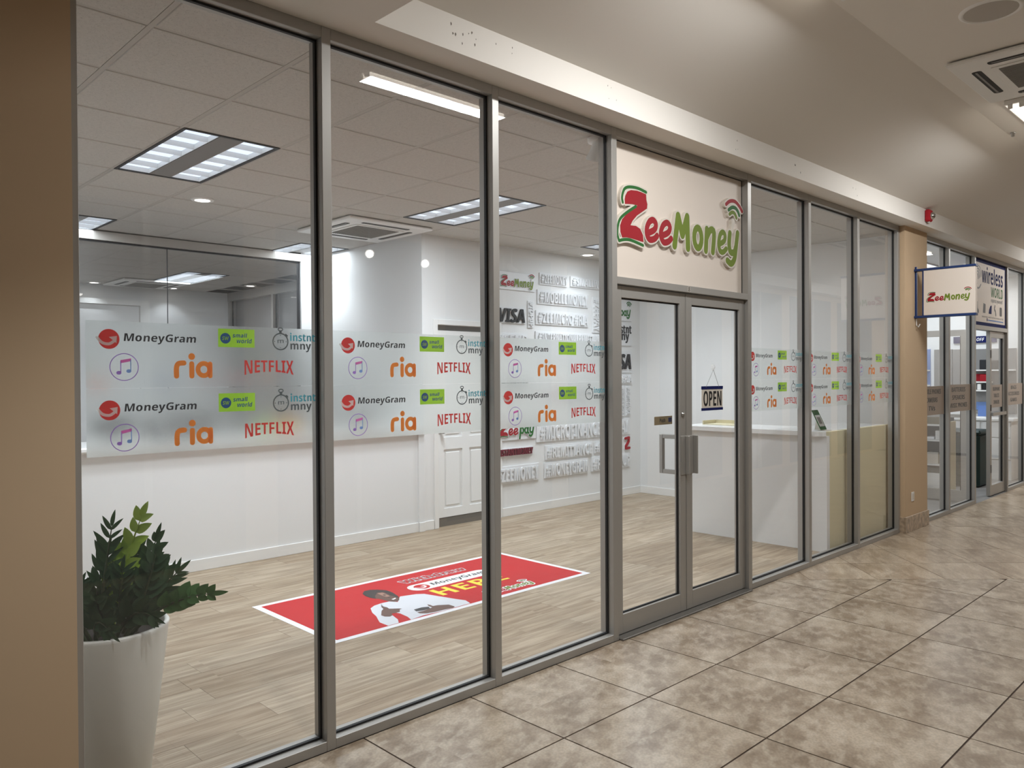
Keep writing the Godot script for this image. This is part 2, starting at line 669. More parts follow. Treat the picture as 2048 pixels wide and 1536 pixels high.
func make_mall_shell():
	var fl = setting("floor", "mottled beige stone tile floor of the mall walkway", "floor")
	box_obj("grout_bed", Vector3(-4, -0.1, 0), Vector3(17, -0.003, FAR_Z), M.grout, fl)
	var cut = 5.58
	var region_a = PackedVector2Array([Vector2(-0.6, 0), Vector2(cut - 0.003, 0), Vector2(cut + FAR_Z - 0.003, -FAR_Z), Vector2(-0.6, -FAR_Z)])
	for i in range(-5, 12):
		for j in range(-1, 5):
			var x = 2.491 + i * TILE
			var z = 0.61 + j * TILE
			floor_tile(fl, rect2(x + 0.0038, -z - TILE + 0.0038, x + TILE - 0.0038, -z - 0.0038), region_a, M.stone)
	var region_b = PackedVector2Array([Vector2(cut + 0.003, 0), Vector2(16.5, 0), Vector2(16.5, -FAR_Z), Vector2(cut + FAR_Z + 0.003, -FAR_Z)])
	var e1 = Vector2(1, -1) / sqrt(2.0)
	var e2 = Vector2(1, 1) / sqrt(2.0)
	var p2 = 0.513
	for a in range(-2, 26):
		for b in range(0, 17):
			var s0 = 4.70 - 6 * p2 + a * p2
			var d0 = cut / sqrt(2.0) + b * p2
			var q = PackedVector2Array()
			for c in [[0.002, 0.002], [p2 - 0.002, 0.002], [p2 - 0.002, p2 - 0.002], [0.002, p2 - 0.002]]:
				q.append(e1 * (s0 + c[0]) + e2 * (d0 + c[1]))
			floor_tile(fl, q, region_b, M.stone_diagonal)
	# ceiling: a low soffit round a tray whose sides slope up to a flat middle
	var ce = setting("ceiling", "cream plaster mall ceiling with a raised tray and sloping sides", "ceiling")
	box_obj("low_soffit", Vector3(-4, HEAD, -0.1), Vector3(TRAY_X, 3.8, FAR_Z + 0.1), M.plaster, ce)
	var prof = PackedVector2Array([Vector2(-0.1, HEAD), Vector2(TRAY_Z, HEAD), Vector2(TRAY_Z, 3.161), Vector2(1.09, 3.5), Vector2(FAR_Z - 1.09, 3.5), Vector2(FAR_Z - TRAY_Z, 3.161), Vector2(FAR_Z - TRAY_Z, HEAD), Vector2(FAR_Z + 0.1, HEAD), Vector2(FAR_Z + 0.1, 3.8), Vector2(-0.1, 3.8)])
	var st = new_st()
	prism(st, prof, Transform3D(Basis(Vector3(0, 0, 1), Vector3(0, 1, 0), Vector3(-1, 0, 0)), Vector3(17, 0, 0)), 0.0, 17 - TRAY_X)
	obj("tray", st, M.plaster, ce)
	var marks = RandomNumberGenerator.new()
	marks.seed = 4
	for spot in [[2.32, 9], [2.55, 3], [3.35, 4], [4.75, 3], [5.6, 3], [6.6, 3]]:
		for k in spot[1]:
			var c = Vector2(spot[0] + marks.randf_range(-0.09, 0.09), marks.randf_range(3.04, 3.13))
			var sh = PackedVector2Array()
			var w = marks.randf_range(0.002, 0.006)
			for a in 7:
				sh.append(c + Vector2(cos(TAU * a / 7) * w * marks.randf_range(0.4, 1.0), sin(TAU * a / 7) * w * marks.randf_range(0.6, 1.9)))
			var sc = new_st()
			prism(sc, sh, face_z(Vector3(0, 0, TRAY_Z)), 0.0, 0.0005)
			obj("scuff", sc, M.scuff, ce)
	# the pier at the near end and the pilaster between the shops
	var pier = setting("wall_pier", "brown peach painted pier beside the potted plant window", "pier")
	box_obj("pier_body", Vector3(-4, 0, -0.1), Vector3(0.763, HEAD, 0.03), M.peach, pier)
	var pil = setting("wall_pilaster", "peach painted pilaster between the two shop fronts", "pilaster")
	box_obj("pilaster_body", Vector3(8.08, 0, -0.1), Vector3(8.70, HEAD, 0.045), M.peach, pil)
	for k in 3:
		box_obj("skirting_tile", Vector3(8.062 + k * 0.2165, 0, 0.045), Vector3(8.277 + k * 0.2165, 0.155, 0.06), M.skirting_stone, pil, 0.002)
	box_obj("skirting_return", Vector3(8.062, 0, -0.0), Vector3(8.08, 0.155, 0.045), M.skirting_stone, pil)
	# far side of the walkway, seen only in the glass
	var op = setting("wall_opposite", "shop fronts across the walkway, peach wall with dark panes standing for unlit shops", "wall")
	box_obj("wall_body", Vector3(-4, 0, FAR_Z), Vector3(17, HEAD, FAR_Z + 0.1), M.peach, op)
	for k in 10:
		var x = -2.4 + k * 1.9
		box_obj("dark_shop_pane", Vector3(x, 0.05, FAR_Z - 0.012), Vector3(x + 1.6, 2.9, FAR_Z), M.dark, op)  # opaque dark colour stands in for the unlit shops behind the glass
		box_obj("pane_frame", Vector3(x + 0.78, 0.05, FAR_Z - 0.05), Vector3(x + 0.83, 2.9, FAR_Z - 0.012), M.alu, op)
	var ends = setting("wall_ends", "plain plaster walls closing the ends of the walkway", "wall")
	box_obj("end_wall", Vector3(-4.1, 0, -0.1), Vector3(-4, 3.8, FAR_Z + 0.1), M.peach, ends)
	box_obj("end_wall", Vector3(17, 0, -0.1), Vector3(17.1, 3.8, FAR_Z + 0.1), M.plaster, ends)

# ------------------------------------------------------------------ the shop: floor, walls, tiled ceiling

const LIGHTS = [[1.81, -1.695], [4.25, -1.695], [6.69, -1.695], [1.81, -4.745], [4.25, -4.745], [1.81, -7.795], [4.25, -7.795]]

func make_shop_shell():
	var fl = setting("floor_shop", "pale oak laminate plank floor inside the shop", "floor")
	box_obj("underlay", Vector3(0.6, -0.1, REAR), Vector3(SIDE, -0.004, -0.1), M.wood_gap, fl)
	box_obj("threshold_strip", Vector3(0.6, -0.1, -0.1), Vector3(SIDE, -0.004, 0.0), M.wood_gap, fl)
	var pw = 0.19
	var row = 0
	var z = -0.1
	while z > BACK - 0.02:
		var x = 0.7 - rng.randf() * 1.2
		while x < SIDE:
			var a = maxf(x, 0.7)
			var b = minf(x + 1.218, SIDE - 0.005)
			var zb = maxf(z - pw, BACK - 0.05)
			if b - a > 0.05:
				var st = new_st()
				var off = Vector2(rng.randf(), rng.randf())
				var p = rect2(a + 0.0007, -z + 0.0007, b - 0.0007, -zb - 0.0007)
				var ids = [0, 1, 2, 0, 2, 3]
				var T = face_up(Vector3.ZERO)
				for i in range(0, 6, 3):
					var q = [p[ids[i]], p[ids[i + 1]], p[ids[i + 2]]]
					tri_uv(st, T * Vector3(q[0].x, q[0].y, 0), T * Vector3(q[1].x, q[1].y, 0), T * Vector3(q[2].x, q[2].y, 0), Vector2(q[0].x * 0.8, q[0].y * 4.6) + off, Vector2(q[1].x * 0.8, q[1].y * 4.6) + off, Vector2(q[2].x * 0.8, q[2].y * 4.6) + off)
				for i in 4:
					var c = p[i]
					var d = p[(i + 1) % 4]
					tri_uv(st, T * Vector3(c.x, c.y, -0.004), T * Vector3(d.x, d.y, -0.004), T * Vector3(d.x, d.y, 0), off, off, off)
					tri_uv(st, T * Vector3(c.x, c.y, -0.004), T * Vector3(d.x, d.y, 0), T * Vector3(c.x, c.y, 0), off, off, off)
				obj("plank", st, M.wood[rng.randi() % 4], fl)
			x += 1.218
		z -= pw
		row += 1
	# walls
	var wb = setting("wall_back", "white painted back wall with door opening and raised sign boards", "wall")
	box_obj("wall_body", Vector3(4.87, 0, BACK - 0.14), Vector3(5.06, HEAD, BACK), M.wall_white, wb)
	box_obj("wall_body", Vector3(5.06, 2.09, BACK - 0.14), Vector3(5.90, HEAD, BACK), M.wall_white, wb)
	box_obj("wall_body", Vector3(5.90, 0, BACK - 0.14), Vector3(SIDE + 0.15, HEAD, BACK), M.wall_white, wb)
	box_obj("dark_void_sheet", Vector3(5.0, 0, BACK - 0.30), Vector3(6.0, 2.2, BACK - 0.16), M.grey, wb)  # grey sheet standing in for the darkness behind the door gaps
	var wr = setting("wall_right", "white painted side wall beside the reception counter", "wall")
	box_obj("wall_body", Vector3(SIDE, 0, BACK), Vector3(SIDE + 0.15, HEAD, -0.1), M.wall_white, wr)
	var wl = setting("wall_left", "white painted side wall behind the brown pier", "wall")
	box_obj("wall_body", Vector3(0.5, 0, REAR), Vector3(0.65, HEAD, -0.1), M.wall_white, wl)
	var wn = setting("wall_inner", "white wall turning back behind the service counter", "wall")
	box_obj("wall_body", Vector3(4.87, 0, GLASS_WALL - 0.1), Vector3(5.0, HEAD, BACK - 0.14), M.wall_white, wn)
	box_obj("wall_end", Vector3(4.60, 0, GLASS_WALL - 0.1), Vector3(4.87, HEAD, GLASS_WALL), M.wall_white, wn)
	var we = setting("wall_rear", "off-white rear wall of the back room behind the glazed partition", "wall")
	box_obj("wall_body", Vector3(0.65, 0, REAR - 0.1), Vector3(6.0, HEAD, REAR), M.wall_white, we)
	box_obj("frame_post", Vector3(4.42, 0, REAR), Vector3(4.56, 2.78, REAR + 0.06), M.white, we)
	box_obj("frame_rail", Vector3(2.0, 2.70, REAR), Vector3(4.42, 2.78, REAR + 0.06), M.white, we)
	var gp = setting("wall_glazed", "grey framed glazing along the side of the back room", "glazing")
	box_obj("back_panel", Vector3(6.0, 0, REAR), Vector3(6.1, HEAD, GLASS_WALL - 0.1), M.grey, gp)
	box_obj("top_rail", Vector3(5.86, 2.86, REAR), Vector3(5.96, HEAD, GLASS_WALL - 0.1), M.alu, gp)
	for zz in [REAR + 0.02, -8.55, -6.9, -5.52]:
		box_obj("mullion", Vector3(5.86, 0, zz), Vector3(5.96, 2.86, zz + 0.06), M.alu, gp)
		box_obj("gasket", Vector3(5.90, 0, zz + 0.06), Vector3(5.92, 2.86, zz + 0.085), M.gasket, gp)
	pane_obj(Vector3(5.905, 0.05, REAR + 0.1), Vector3(5.911, 2.86, -5.5), gp)
	box_obj("closing_wall", Vector3(5.0, 0, GLASS_WALL - 0.16), Vector3(6.1, HEAD, GLASS_WALL - 0.1), M.wall_white, gp)
	var par = setting("wall_partition", "frameless glass partition with white header behind the service counter", "partition")
	box_obj("header", Vector3(0.65, 2.90, GLASS_WALL - 0.1), Vector3(4.60, 2.985, GLASS_WALL), M.grid, par)
	box_obj("header_channel", Vector3(0.65, 2.885, GLASS_WALL - 0.07), Vector3(4.60, 2.90, GLASS_WALL - 0.03), M.dark, par)
	for x in [[0.65, 1.62], [1.625, 3.10], [3.105, 4.58]]:
		pane_obj(Vector3(x[0], 0.0, GLASS_WALL - 0.056), Vector3(x[1], 2.885, GLASS_WALL - 0.044), par)
	box_obj("edge_channel", Vector3(4.58, 0, GLASS_WALL - 0.07), Vector3(4.60, 2.885, GLASS_WALL - 0.03), M.dark, par)
	for x in [1.62, 3.10]:
		box_obj("joint", Vector3(x, 0, GLASS_WALL - 0.056), Vector3(x + 0.005, 2.885, GLASS_WALL - 0.044), M.dark, par)
	# skirting
	var sk = setting("baseboard_back", "white skirting board along the back and side walls", "skirting")
	box_obj("board", Vector3(4.87, 0, BACK), Vector3(5.0, 0.095, BACK + 0.014), M.white, sk, 0.003)
	box_obj("board", Vector3(5.96, 0, BACK), Vector3(SIDE, 0.095, BACK + 0.014), M.white, sk, 0.003)
	box_obj("board", Vector3(SIDE - 0.014, 0, BACK), Vector3(SIDE, 0.095, -0.6), M.white, sk, 0.003)
	# suspended ceiling: bars and tiles
	var ce = setting("ceiling_shop", "suspended ceiling of square white mineral tiles inside the shop", "ceiling")
	box_obj("slab", Vector3(0.5, 3.06, REAR - 0.1), Vector3(SIDE + 0.15, 3.2, 0.0), M.plenum, ce)
	box_obj("edge_strip", Vector3(0.65, 2.985, -0.112), Vector3(SIDE, 3.06, -0.1), M.grid, ce)
	var gx = []
	var gz = []
	for i in range(-1, 13):
		gx.append(1.20 + i * TILE)
	for j in range(0, 16):
		gz.append(-0.475 - j * TILE)
	var hit = func(x0, z0, x1, z1):
		var cx = (x0 + x1) / 2
		var cz = (z0 + z1) / 2
		for l in LIGHTS:
			if cx > l[0] and cx < l[0] + TILE and cz < l[1] and cz > l[1] - 2 * TILE:
				return true
		return false
	for x in gx:
		if x > 0.7 and x < SIDE:
			var zend = BACK if x > 6.0 else REAR
			box_obj("grid_bar", Vector3(x - 0.012, 2.999, zend), Vector3(x + 0.012, 3.02, -0.112), M.grid, ce)
	for z2 in gz:
		var xend = SIDE if z2 > BACK else 6.0
		var from = 0.65
		for lx in [1.81, 4.25, 6.69]:
			for l in LIGHTS:
				if l[0] == lx and z2 < l[1] - 0.1 and z2 > l[1] - 2 * TILE + 0.1:
					box_obj("grid_bar", Vector3(from, 3.0005, z2 - 0.012), Vector3(lx, 3.02, z2 + 0.012), M.grid, ce)
					from = lx + TILE
		box_obj("grid_bar", Vector3(from, 3.0005, z2 - 0.012), Vector3(xend, 3.02, z2 + 0.012), M.grid, ce)
	var shapes = {}
	for i in range(-1, gx.size()):
		for j in range(-1, gz.size()):
			var x0 = 0.65 if i < 0 else gx[i] + 0.014
			var x1 = SIDE if i == gx.size() - 1 else gx[i + 1] - 0.014
			var z0 = -0.114 if j < 0 else gz[j] - 0.014
			var z1 = REAR if j == gz.size() - 1 else gz[j + 1] + 0.014
			x0 = maxf(x0, 0.655)
			x1 = minf(x1, SIDE - 0.004)
			z1 = maxf(z1, REAR + 0.005)
			if x1 - x0 < 0.04 or z0 - z1 < 0.04 or x0 > SIDE:
				continue
			if x1 > 6.0 and z0 < BACK:
				continue
			if hit.call(x0, z0, x1, z1):
				continue
			var key = "%.3f,%.3f,%d" % [x1 - x0, z0 - z1, rng.randi() % 3]
			if not shapes.has(key):
				shapes[key] = ceiling_tile_mesh(x1 - x0, z0 - z1)
			var o = mesh_obj("tile", shapes[key], ce)
			o.position = Vector3(x0, 2.997, z0)

func ceiling_tile_mesh(w, l):
	var st = new_st()
	var off = Vector2(rng.randf(), rng.randf())
	var e = 0.003
	var p = [Vector3(e, 0, -e), Vector3(w - e, 0, -e), Vector3(w - e, 0, -l + e), Vector3(e, 0, -l + e)]
	var q = [Vector3(0, e, 0), Vector3(w, e, 0), Vector3(w, e, -l), Vector3(0, e, -l)]
	var uv = func(v): return Vector2(v.x, v.z) * 1.3 + off
	tri_uv(st, p[0], p[2], p[1], uv.call(p[0]), uv.call(p[2]), uv.call(p[1]))
	tri_uv(st, p[0], p[3], p[2], uv.call(p[0]), uv.call(p[3]), uv.call(p[2]))
	for i in 4:
		var k = (i + 1) % 4
		quad(st, p[i], p[k], q[k], q[i])
		quad(st, q[i], q[k], q[k] + Vector3(0, 0.017, 0), q[i] + Vector3(0, 0.017, 0))
	st.generate_normals()
	var m = st.commit()
	m.surface_set_material(0, M.ceiling_tile)
	return m

# ------------------------------------------------------------------ shop front: frames, glass, doors

const MULLIONS = [[0.745, 0.790], [1.704, 1.7474], [2.660, 2.7034], [3.602, 3.650], [5.155, 5.2033], [6.118, 6.1611], [7.075, 7.1183], [8.030, 8.077]]
const BAYS = [[0.790, 1.704], [1.7474, 2.660], [2.7034, 3.602], [5.2033, 6.118], [6.1611, 7.075], [7.1183, 8.030]]
const SILL = 0.042
const RAIL = 2.953

func gasket_ring(parent, x0, y0, x1, y1, z, w = 0.009, deep = 0.016):
	box_obj("gasket", Vector3(x0, y0, z - deep / 2), Vector3(x0 + w, y1, z + deep / 2), M.gasket, parent)
	box_obj("gasket", Vector3(x1 - w, y0, z - deep / 2), Vector3(x1, y1, z + deep / 2), M.gasket, parent)
	box_obj("gasket", Vector3(x0 + w, y0, z - deep / 2), Vector3(x1 - w, y0 + w, z + deep / 2), M.gasket, parent)
	box_obj("gasket", Vector3(x0 + w, y1 - w, z - deep / 2), Vector3(x1 - w, y1, z + deep / 2), M.gasket, parent)

func make_storefront():
	var fr = setting("trim_storefront", "satin aluminium frame of the glazed shop front", "frame")
	for m in MULLIONS:
		box_obj("mullion", Vector3(m[0], 0, -0.1), Vector3(m[1], HEAD, 0), M.alu, fr, 0.0015)
	for k in BAYS.size():
		var b = BAYS[k]
		box_obj("sill", Vector3(b[0], 0, -0.1), Vector3(b[1], SILL, -0.0005), M.alu, fr, 0.0015)
		box_obj("head", Vector3(b[0], RAIL, -0.1), Vector3(b[1], HEAD, -0.0005), M.alu, fr, 0.0015)
		var w = setting("window_%d" % (k + 1), ["tall glass pane in front of the potted plant", "tall glass pane next to the plant window, facing the white panel door", "tall glass pane beside the double doors, facing the raised letter boards", "tall glass pane between the double doors and the counter end", "tall glass pane in front of the green counter sign", "tall glass pane beside the peach pilaster"][k], "window")
		gasket_ring(w, b[0], SILL, b[1], RAIL, FZ)
		pane_obj(Vector3(b[0] + 0.002, SILL + 0.002, FZ - 0.003), Vector3(b[1] - 0.002, RAIL - 0.002, FZ + 0.003), w)
	# over the doors
	box_obj("head", Vector3(3.650, RAIL, -0.1), Vector3(5.155, HEAD, -0.0005), M.alu, fr, 0.0015)
	box_obj("transom", Vector3(3.650, 2.092, -0.1), Vector3(5.155, 2.135, -0.0005), M.alu, fr, 0.0015)
	box_obj("threshold", Vector3(3.650, 0, -0.1), Vector3(5.155, 0.012, 0.03), M.alu_dark, fr, 0.003)
	var num = thing("door_number", "small black number 8 on the transom over the double doors", "number", Vector3(4.398, 2.113, 0))
	box_obj("plate", Vector3(-0.012, -0.017, 0), Vector3(0.012, 0.017, 0.0006), M.edge, num)
	letters_obj("lettering", "8", [-0.008, -0.015, 0.008, 0.015], face_z(), 0.0006, 0.0012, M.black, num)
	# two door leaves
	for d in 2:
		var x0 = 3.656 if d == 0 else 4.403
		var x1 = 4.399 if d == 0 else 5.149
		var dr = setting("door_%d" % (d + 1), ["glazed aluminium door leaf with a push plate, beside the letter boards", "glazed aluminium door leaf with a hanging open sign"][d], "door")
		var sw = 0.068
		var za = -0.072
		var zb = -0.028
		box_obj("stile", Vector3(x0, 0.016, za), Vector3(x0 + sw, 2.088, zb), M.alu, dr, 0.0015)
		box_obj("stile", Vector3(x1 - sw, 0.016, za), Vector3(x1, 2.088, zb), M.alu, dr, 0.0015)
		box_obj("rail", Vector3(x0 + sw, 2.018, za), Vector3(x1 - sw, 2.088, zb - 0.0005), M.alu, dr, 0.0015)
		box_obj("rail", Vector3(x0 + sw, 0.016, za), Vector3(x1 - sw, 0.130, zb - 0.0005), M.alu, dr, 0.0015)
		gasket_ring(dr, x0 + sw, 0.130, x1 - sw, 2.018, -0.05, 0.008, 0.012)
		pane_obj(Vector3(x0 + sw + 0.002, 0.132, -0.053), Vector3(x1 - sw - 0.002, 2.016, -0.047), dr)
		var mx = x1 - 0.045 if d == 0 else x0 + 0.045
		# flat outer pull on two standoffs, square inner pull
		var st = new_st()
		var p0 = x1 - 0.062 if d == 0 else x0 + 0.003
		var p1 = x1 - 0.003 if d == 0 else x0 + 0.088
		box(st, Vector3(p0, 0.905, zb), Vector3(p1, 1.158, zb + 0.004), 0.001)
		box(st, Vector3(p1 - 0.014, 0.905, zb + 0.004), Vector3(p1, 1.158, zb + 0.034), 0.003)
		obj("outer_pull", st, M.alu, dr)
		if d == 0:
			st = new_st()
			box(st, Vector3(mx - 0.014, 0.905, -0.200), Vector3(mx + 0.014, 1.165, -0.172), 0.003)
			for yy in [0.919, 1.151]:
				box(st, Vector3(mx - 0.014, yy - 0.014, -0.172), Vector3(mx + 0.014, yy + 0.014, za), 0.002)
			obj("inner_pull", st, M.steel, dr)
			st = new_st()
			lathe(st, [Vector2(0, 0), Vector2(0.016, 0), Vector2(0.016, 0.006), Vector2(0.011, 0.008), Vector2(0.011, 0.012), Vector2(0, 0.012)], Transform3D(Basis(Vector3(1, 0, 0), Vector3(0, 0, 1), Vector3(0, -1, 0)), Vector3(4.358, 1.30, zb)), 20)
			obj("lock_cylinder", st, M.steel, dr)
			box_obj("astragal", Vector3(x1 - 0.002, 0.02, zb), Vector3(x1 + 0.006, 2.085, zb + 0.004), M.alu, dr)
	var push = thing("push_plate", "small brass plate reading Push on the door glass", "door plate", Vector3(4.182, 1.266, -0.0535))
	box_obj("plate", Vector3(-0.098, -0.027, -0.002), Vector3(0.098, 0.027, 0.0), M.brass, push, 0.0008)
	letters_obj("lettering", "Push", [-0.04, -0.012, 0.02, 0.014], face_z(), 0.0, 0.0006, M.black, push)
	box_obj("symbol", Vector3(0.055, -0.012, 0), Vector3(0.09, 0.016, 0.0005), M.navy, push)
	letters_obj("symbol_letter", "A", [0.062, -0.009, 0.083, 0.013], face_z(), 0.0005, 0.001, M.black, push)
	var op = thing("open_sign", "hanging OPEN sign with dark blue edges on the door glass", "sign", Vector3(4.745, 1.395, -0.046))
	box_obj("card", Vector3(-0.132, -0.083, 0), Vector3(0.132, 0.083, 0.003), M.edge, op, 0.001)
	box_obj("blue_band", Vector3(-0.134, 0.062, -0.0005), Vector3(0.134, 0.083, 0.0045), M.navy, op)
	box_obj("blue_band", Vector3(-0.134, -0.083, -0.0005), Vector3(0.134, -0.065, 0.0045), M.navy, op)
	letters_obj("lettering", "OPEN", [-0.112, -0.052, 0.115, 0.051], face_z(), 0.003, 0.004, M.black, op)
	var cord = new_st()
	tube(cord, [Vector3(-0.083, 0.075, 0.004), Vector3(0.012, 0.195, 0.004), Vector3(0.083, 0.075, 0.004)], 0.0014, 6)
	obj("cord", cord, M.grey, op)
	var cup = new_st()
	lathe(cup, [Vector2(0.024, 0.0), Vector2(0.022, 0.003), Vector2(0.010, 0.008), Vector2(0.008, 0.014), Vector2(0.0, 0.015)], Transform3D(Basis(Vector3(1, 0, 0), Vector3(0, 0, 1), Vector3(0, -1, 0)), Vector3(0.012, 0.213, -0.0008)), 20)
	obj("suction_cup", cup, M.lens, op)

# ------------------------------------------------------------------ the red and green word mark

const MARK_Z = [0.068,0.278,0.065,0.305,0.071,0.328,0.092,0.356,0.126,0.370,0.187,0.376,0.237,0.373,0.278,0.368,0.281,0.334,0.291,0.309,0.287,0.282,0.249,0.261,0.186,0.226,0.143,0.190,0.120,0.158,0.173,0.161,0.217,0.148,0.245,0.113,0.250,0.072,0.222,0.073,0.148,0.079,0.087,0.081,0.039,0.075,0.022,0.108,0.020,0.145,0.040,0.184,0.082,0.219,0.137,0.253,0.190,0.287,0.140,0.287,0.095,0.282]
const MARK_OUTLINE = [[0.046,0.285,0.039,0.312,0.050,0.347,0.071,0.373,0.120,0.388,0.200,0.392,0.279,0.381], [0.174,0.279,0.082,0.228,0.022,0.185,-0.002,0.138,-0.006,0.090,0.009,0.053], [0.015,0.054,0.057,0.065,0.123,0.069,0.245,0.051]]
const MARK_E1 = [0.292,0.131,0.364,0.162,0.380,0.199,0.351,0.220,0.312,0.204,0.286,0.164,0.286,0.122,0.314,0.095,0.363,0.105,0.392,0.127]
const MARK_E2 = [0.441,0.133,0.513,0.163,0.532,0.199,0.504,0.223,0.463,0.206,0.436,0.166,0.435,0.125,0.464,0.095,0.513,0.105,0.544,0.127]
const MARK_M = [[0.583,0.087,0.624,0.285], [0.624,0.285,0.673,0.165,0.728,0.292], [0.728,0.292,0.737,0.088]]
const MARK_N = [[0.965,0.241,0.952,0.095], [0.962,0.183,1.010,0.241,1.055,0.227,1.039,0.095]]
const MARK_E3 = [1.128,0.159,1.188,0.189,1.196,0.230,1.167,0.246,1.132,0.221,1.115,0.159,1.131,0.114,1.171,0.108,1.212,0.134]
const MARK_Y = [[1.262,0.249,1.252,0.170,1.270,0.120,1.320,0.123,1.341,0.158], [1.367,0.262,1.342,0.150,1.321,0.073,1.278,0.038,1.228,0.055]]
const MARK_WAVE = [[1.214,0.446,1.264,0.475,1.331,0.483,1.390,0.459,1.428,0.427], [1.247,0.412,1.294,0.436,1.339,0.437,1.373,0.417,1.390,0.393], [1.260,0.384,1.293,0.401,1.327,0.397,1.352,0.370]]

# the letters of the mark, each with its colour and strokes: [points, width, closed, smooth]
func mark_letters(pay):
	var out = []
	for q in MARK_OUTLINE:
		out.append(["letter_outline", "green", [[poly(q), 0.018, false, true]]])  # green outline bands round the Z, the mark's own colour
	out.append(["letter", "red", [[poly(MARK_E1), 0.040, false, true]]])
	out.append(["letter", "red", [[poly(MARK_E2), 0.040, false, true]]])
	var dx = 0.0
	var g = "lime"
	if pay:
		dx = -0.33
		g = "green"
		out.append(["letter", g, [[poly([0.632,0.245,0.605,0.0]), 0.046, false, true], [ellipse(0.672, 0.172, 0.045, 0.062, 16), 0.044, true, false]]])
		out.append(["letter", g, [[ellipse(0.805, 0.170, 0.045, 0.062, 16), 0.044, true, false], [poly([0.868,0.240,0.850,0.130,0.880,0.105]), 0.044, false, true]]])
	else:
		out.append(["letter", g, [[poly(MARK_M[0]), 0.050, false, false], [poly(MARK_M[1]), 0.050, false, false], [poly(MARK_M[2]), 0.050, false, false]]])
		out.append(["letter", g, [[ellipse(0.855, 0.169, 0.044, 0.067, 20), 0.046, true, false]]])
		out.append(["letter", g, [[poly(MARK_N[0]), 0.046, false, true], [poly(MARK_N[1]), 0.046, false, true]]])
		out.append(["letter", g, [[poly(MARK_E3), 0.038, false, true]]])
	out.append(["letter", g, [[poly(MARK_Y[0], Vector2(dx, 0)), 0.046, false, true], [poly(MARK_Y[1], Vector2(dx, 0)), 0.046, false, true]]])
	out.append(["signal_arc", "green" if pay else "red", [[poly(MARK_WAVE[0], Vector2(dx, 0)), 0.026, false, true]]])
	out.append(["signal_arc", "green", [[poly(MARK_WAVE[1], Vector2(dx, 0)), 0.026, false, true]]])
	out.append(["signal_arc", g, [[poly(MARK_WAVE[2], Vector2(dx, 0)), 0.026, false, true]]])
	out.append(["antenna", "edge", [[poly([1.308,0.334,1.293,0.268], Vector2(dx, 0)), 0.012, false, true], [ellipse(1.308 + dx, 0.336, 0.009, 0.009, 10), 0.010, true, false]]])
	return out

func word_mark(parent, T, sc, d0, d1, pay = false, rim = 0.010, edge = "edge"):
	var S = T * Transform3D(Basis().scaled(Vector3(sc, sc, 1)), Vector3.ZERO)
	var step = minf(0.001, (d1 - d0) * 0.4)
	var back = new_st()
	for l in mark_letters(pay):
		var st = new_st()
		for k in l[2]:
			if rim > 0:
				stroke(back, k[0], k[1] + 2 * rim, S, d0, d1 - step, k[2], k[3])
			stroke(st, k[0], k[1], S, d1 - step, d1, k[2], k[3])
		obj(l[0], st, M[l[1]], parent)
	var zs = new_st()
	prism(zs, poly(MARK_Z), S, d1 - step, d1)
	obj("letter", zs, M.red, parent)
	if rim > 0:
		for p in Geometry2D.offset_polygon(poly(MARK_Z), rim, Geometry2D.JOIN_ROUND):
			prism(back, p, S, d0, d1 - step - 0.00008)
		obj("backing", back, M[edge], parent)

func make_main_sign():
	var s = thing("shop_sign", "white panel over the double doors with big raised red and green letters", "sign", Vector3(3.650, 2.135, -0.05))
	box_obj("panel", Vector3(0.0, 0.0, -0.01), Vector3(1.505, RAIL - 2.135, 0.0), M.sign_panel, s)
	gasket_ring(s, 0.0, 0.0, 1.505, RAIL - 2.135, 0.0, 0.004, 0.008)
	word_mark(s, face_z(Vector3(0.045, 0.165, 0)), 1.0, 0.0, 0.022)

# ------------------------------------------------------------------ frosted film with printed logos

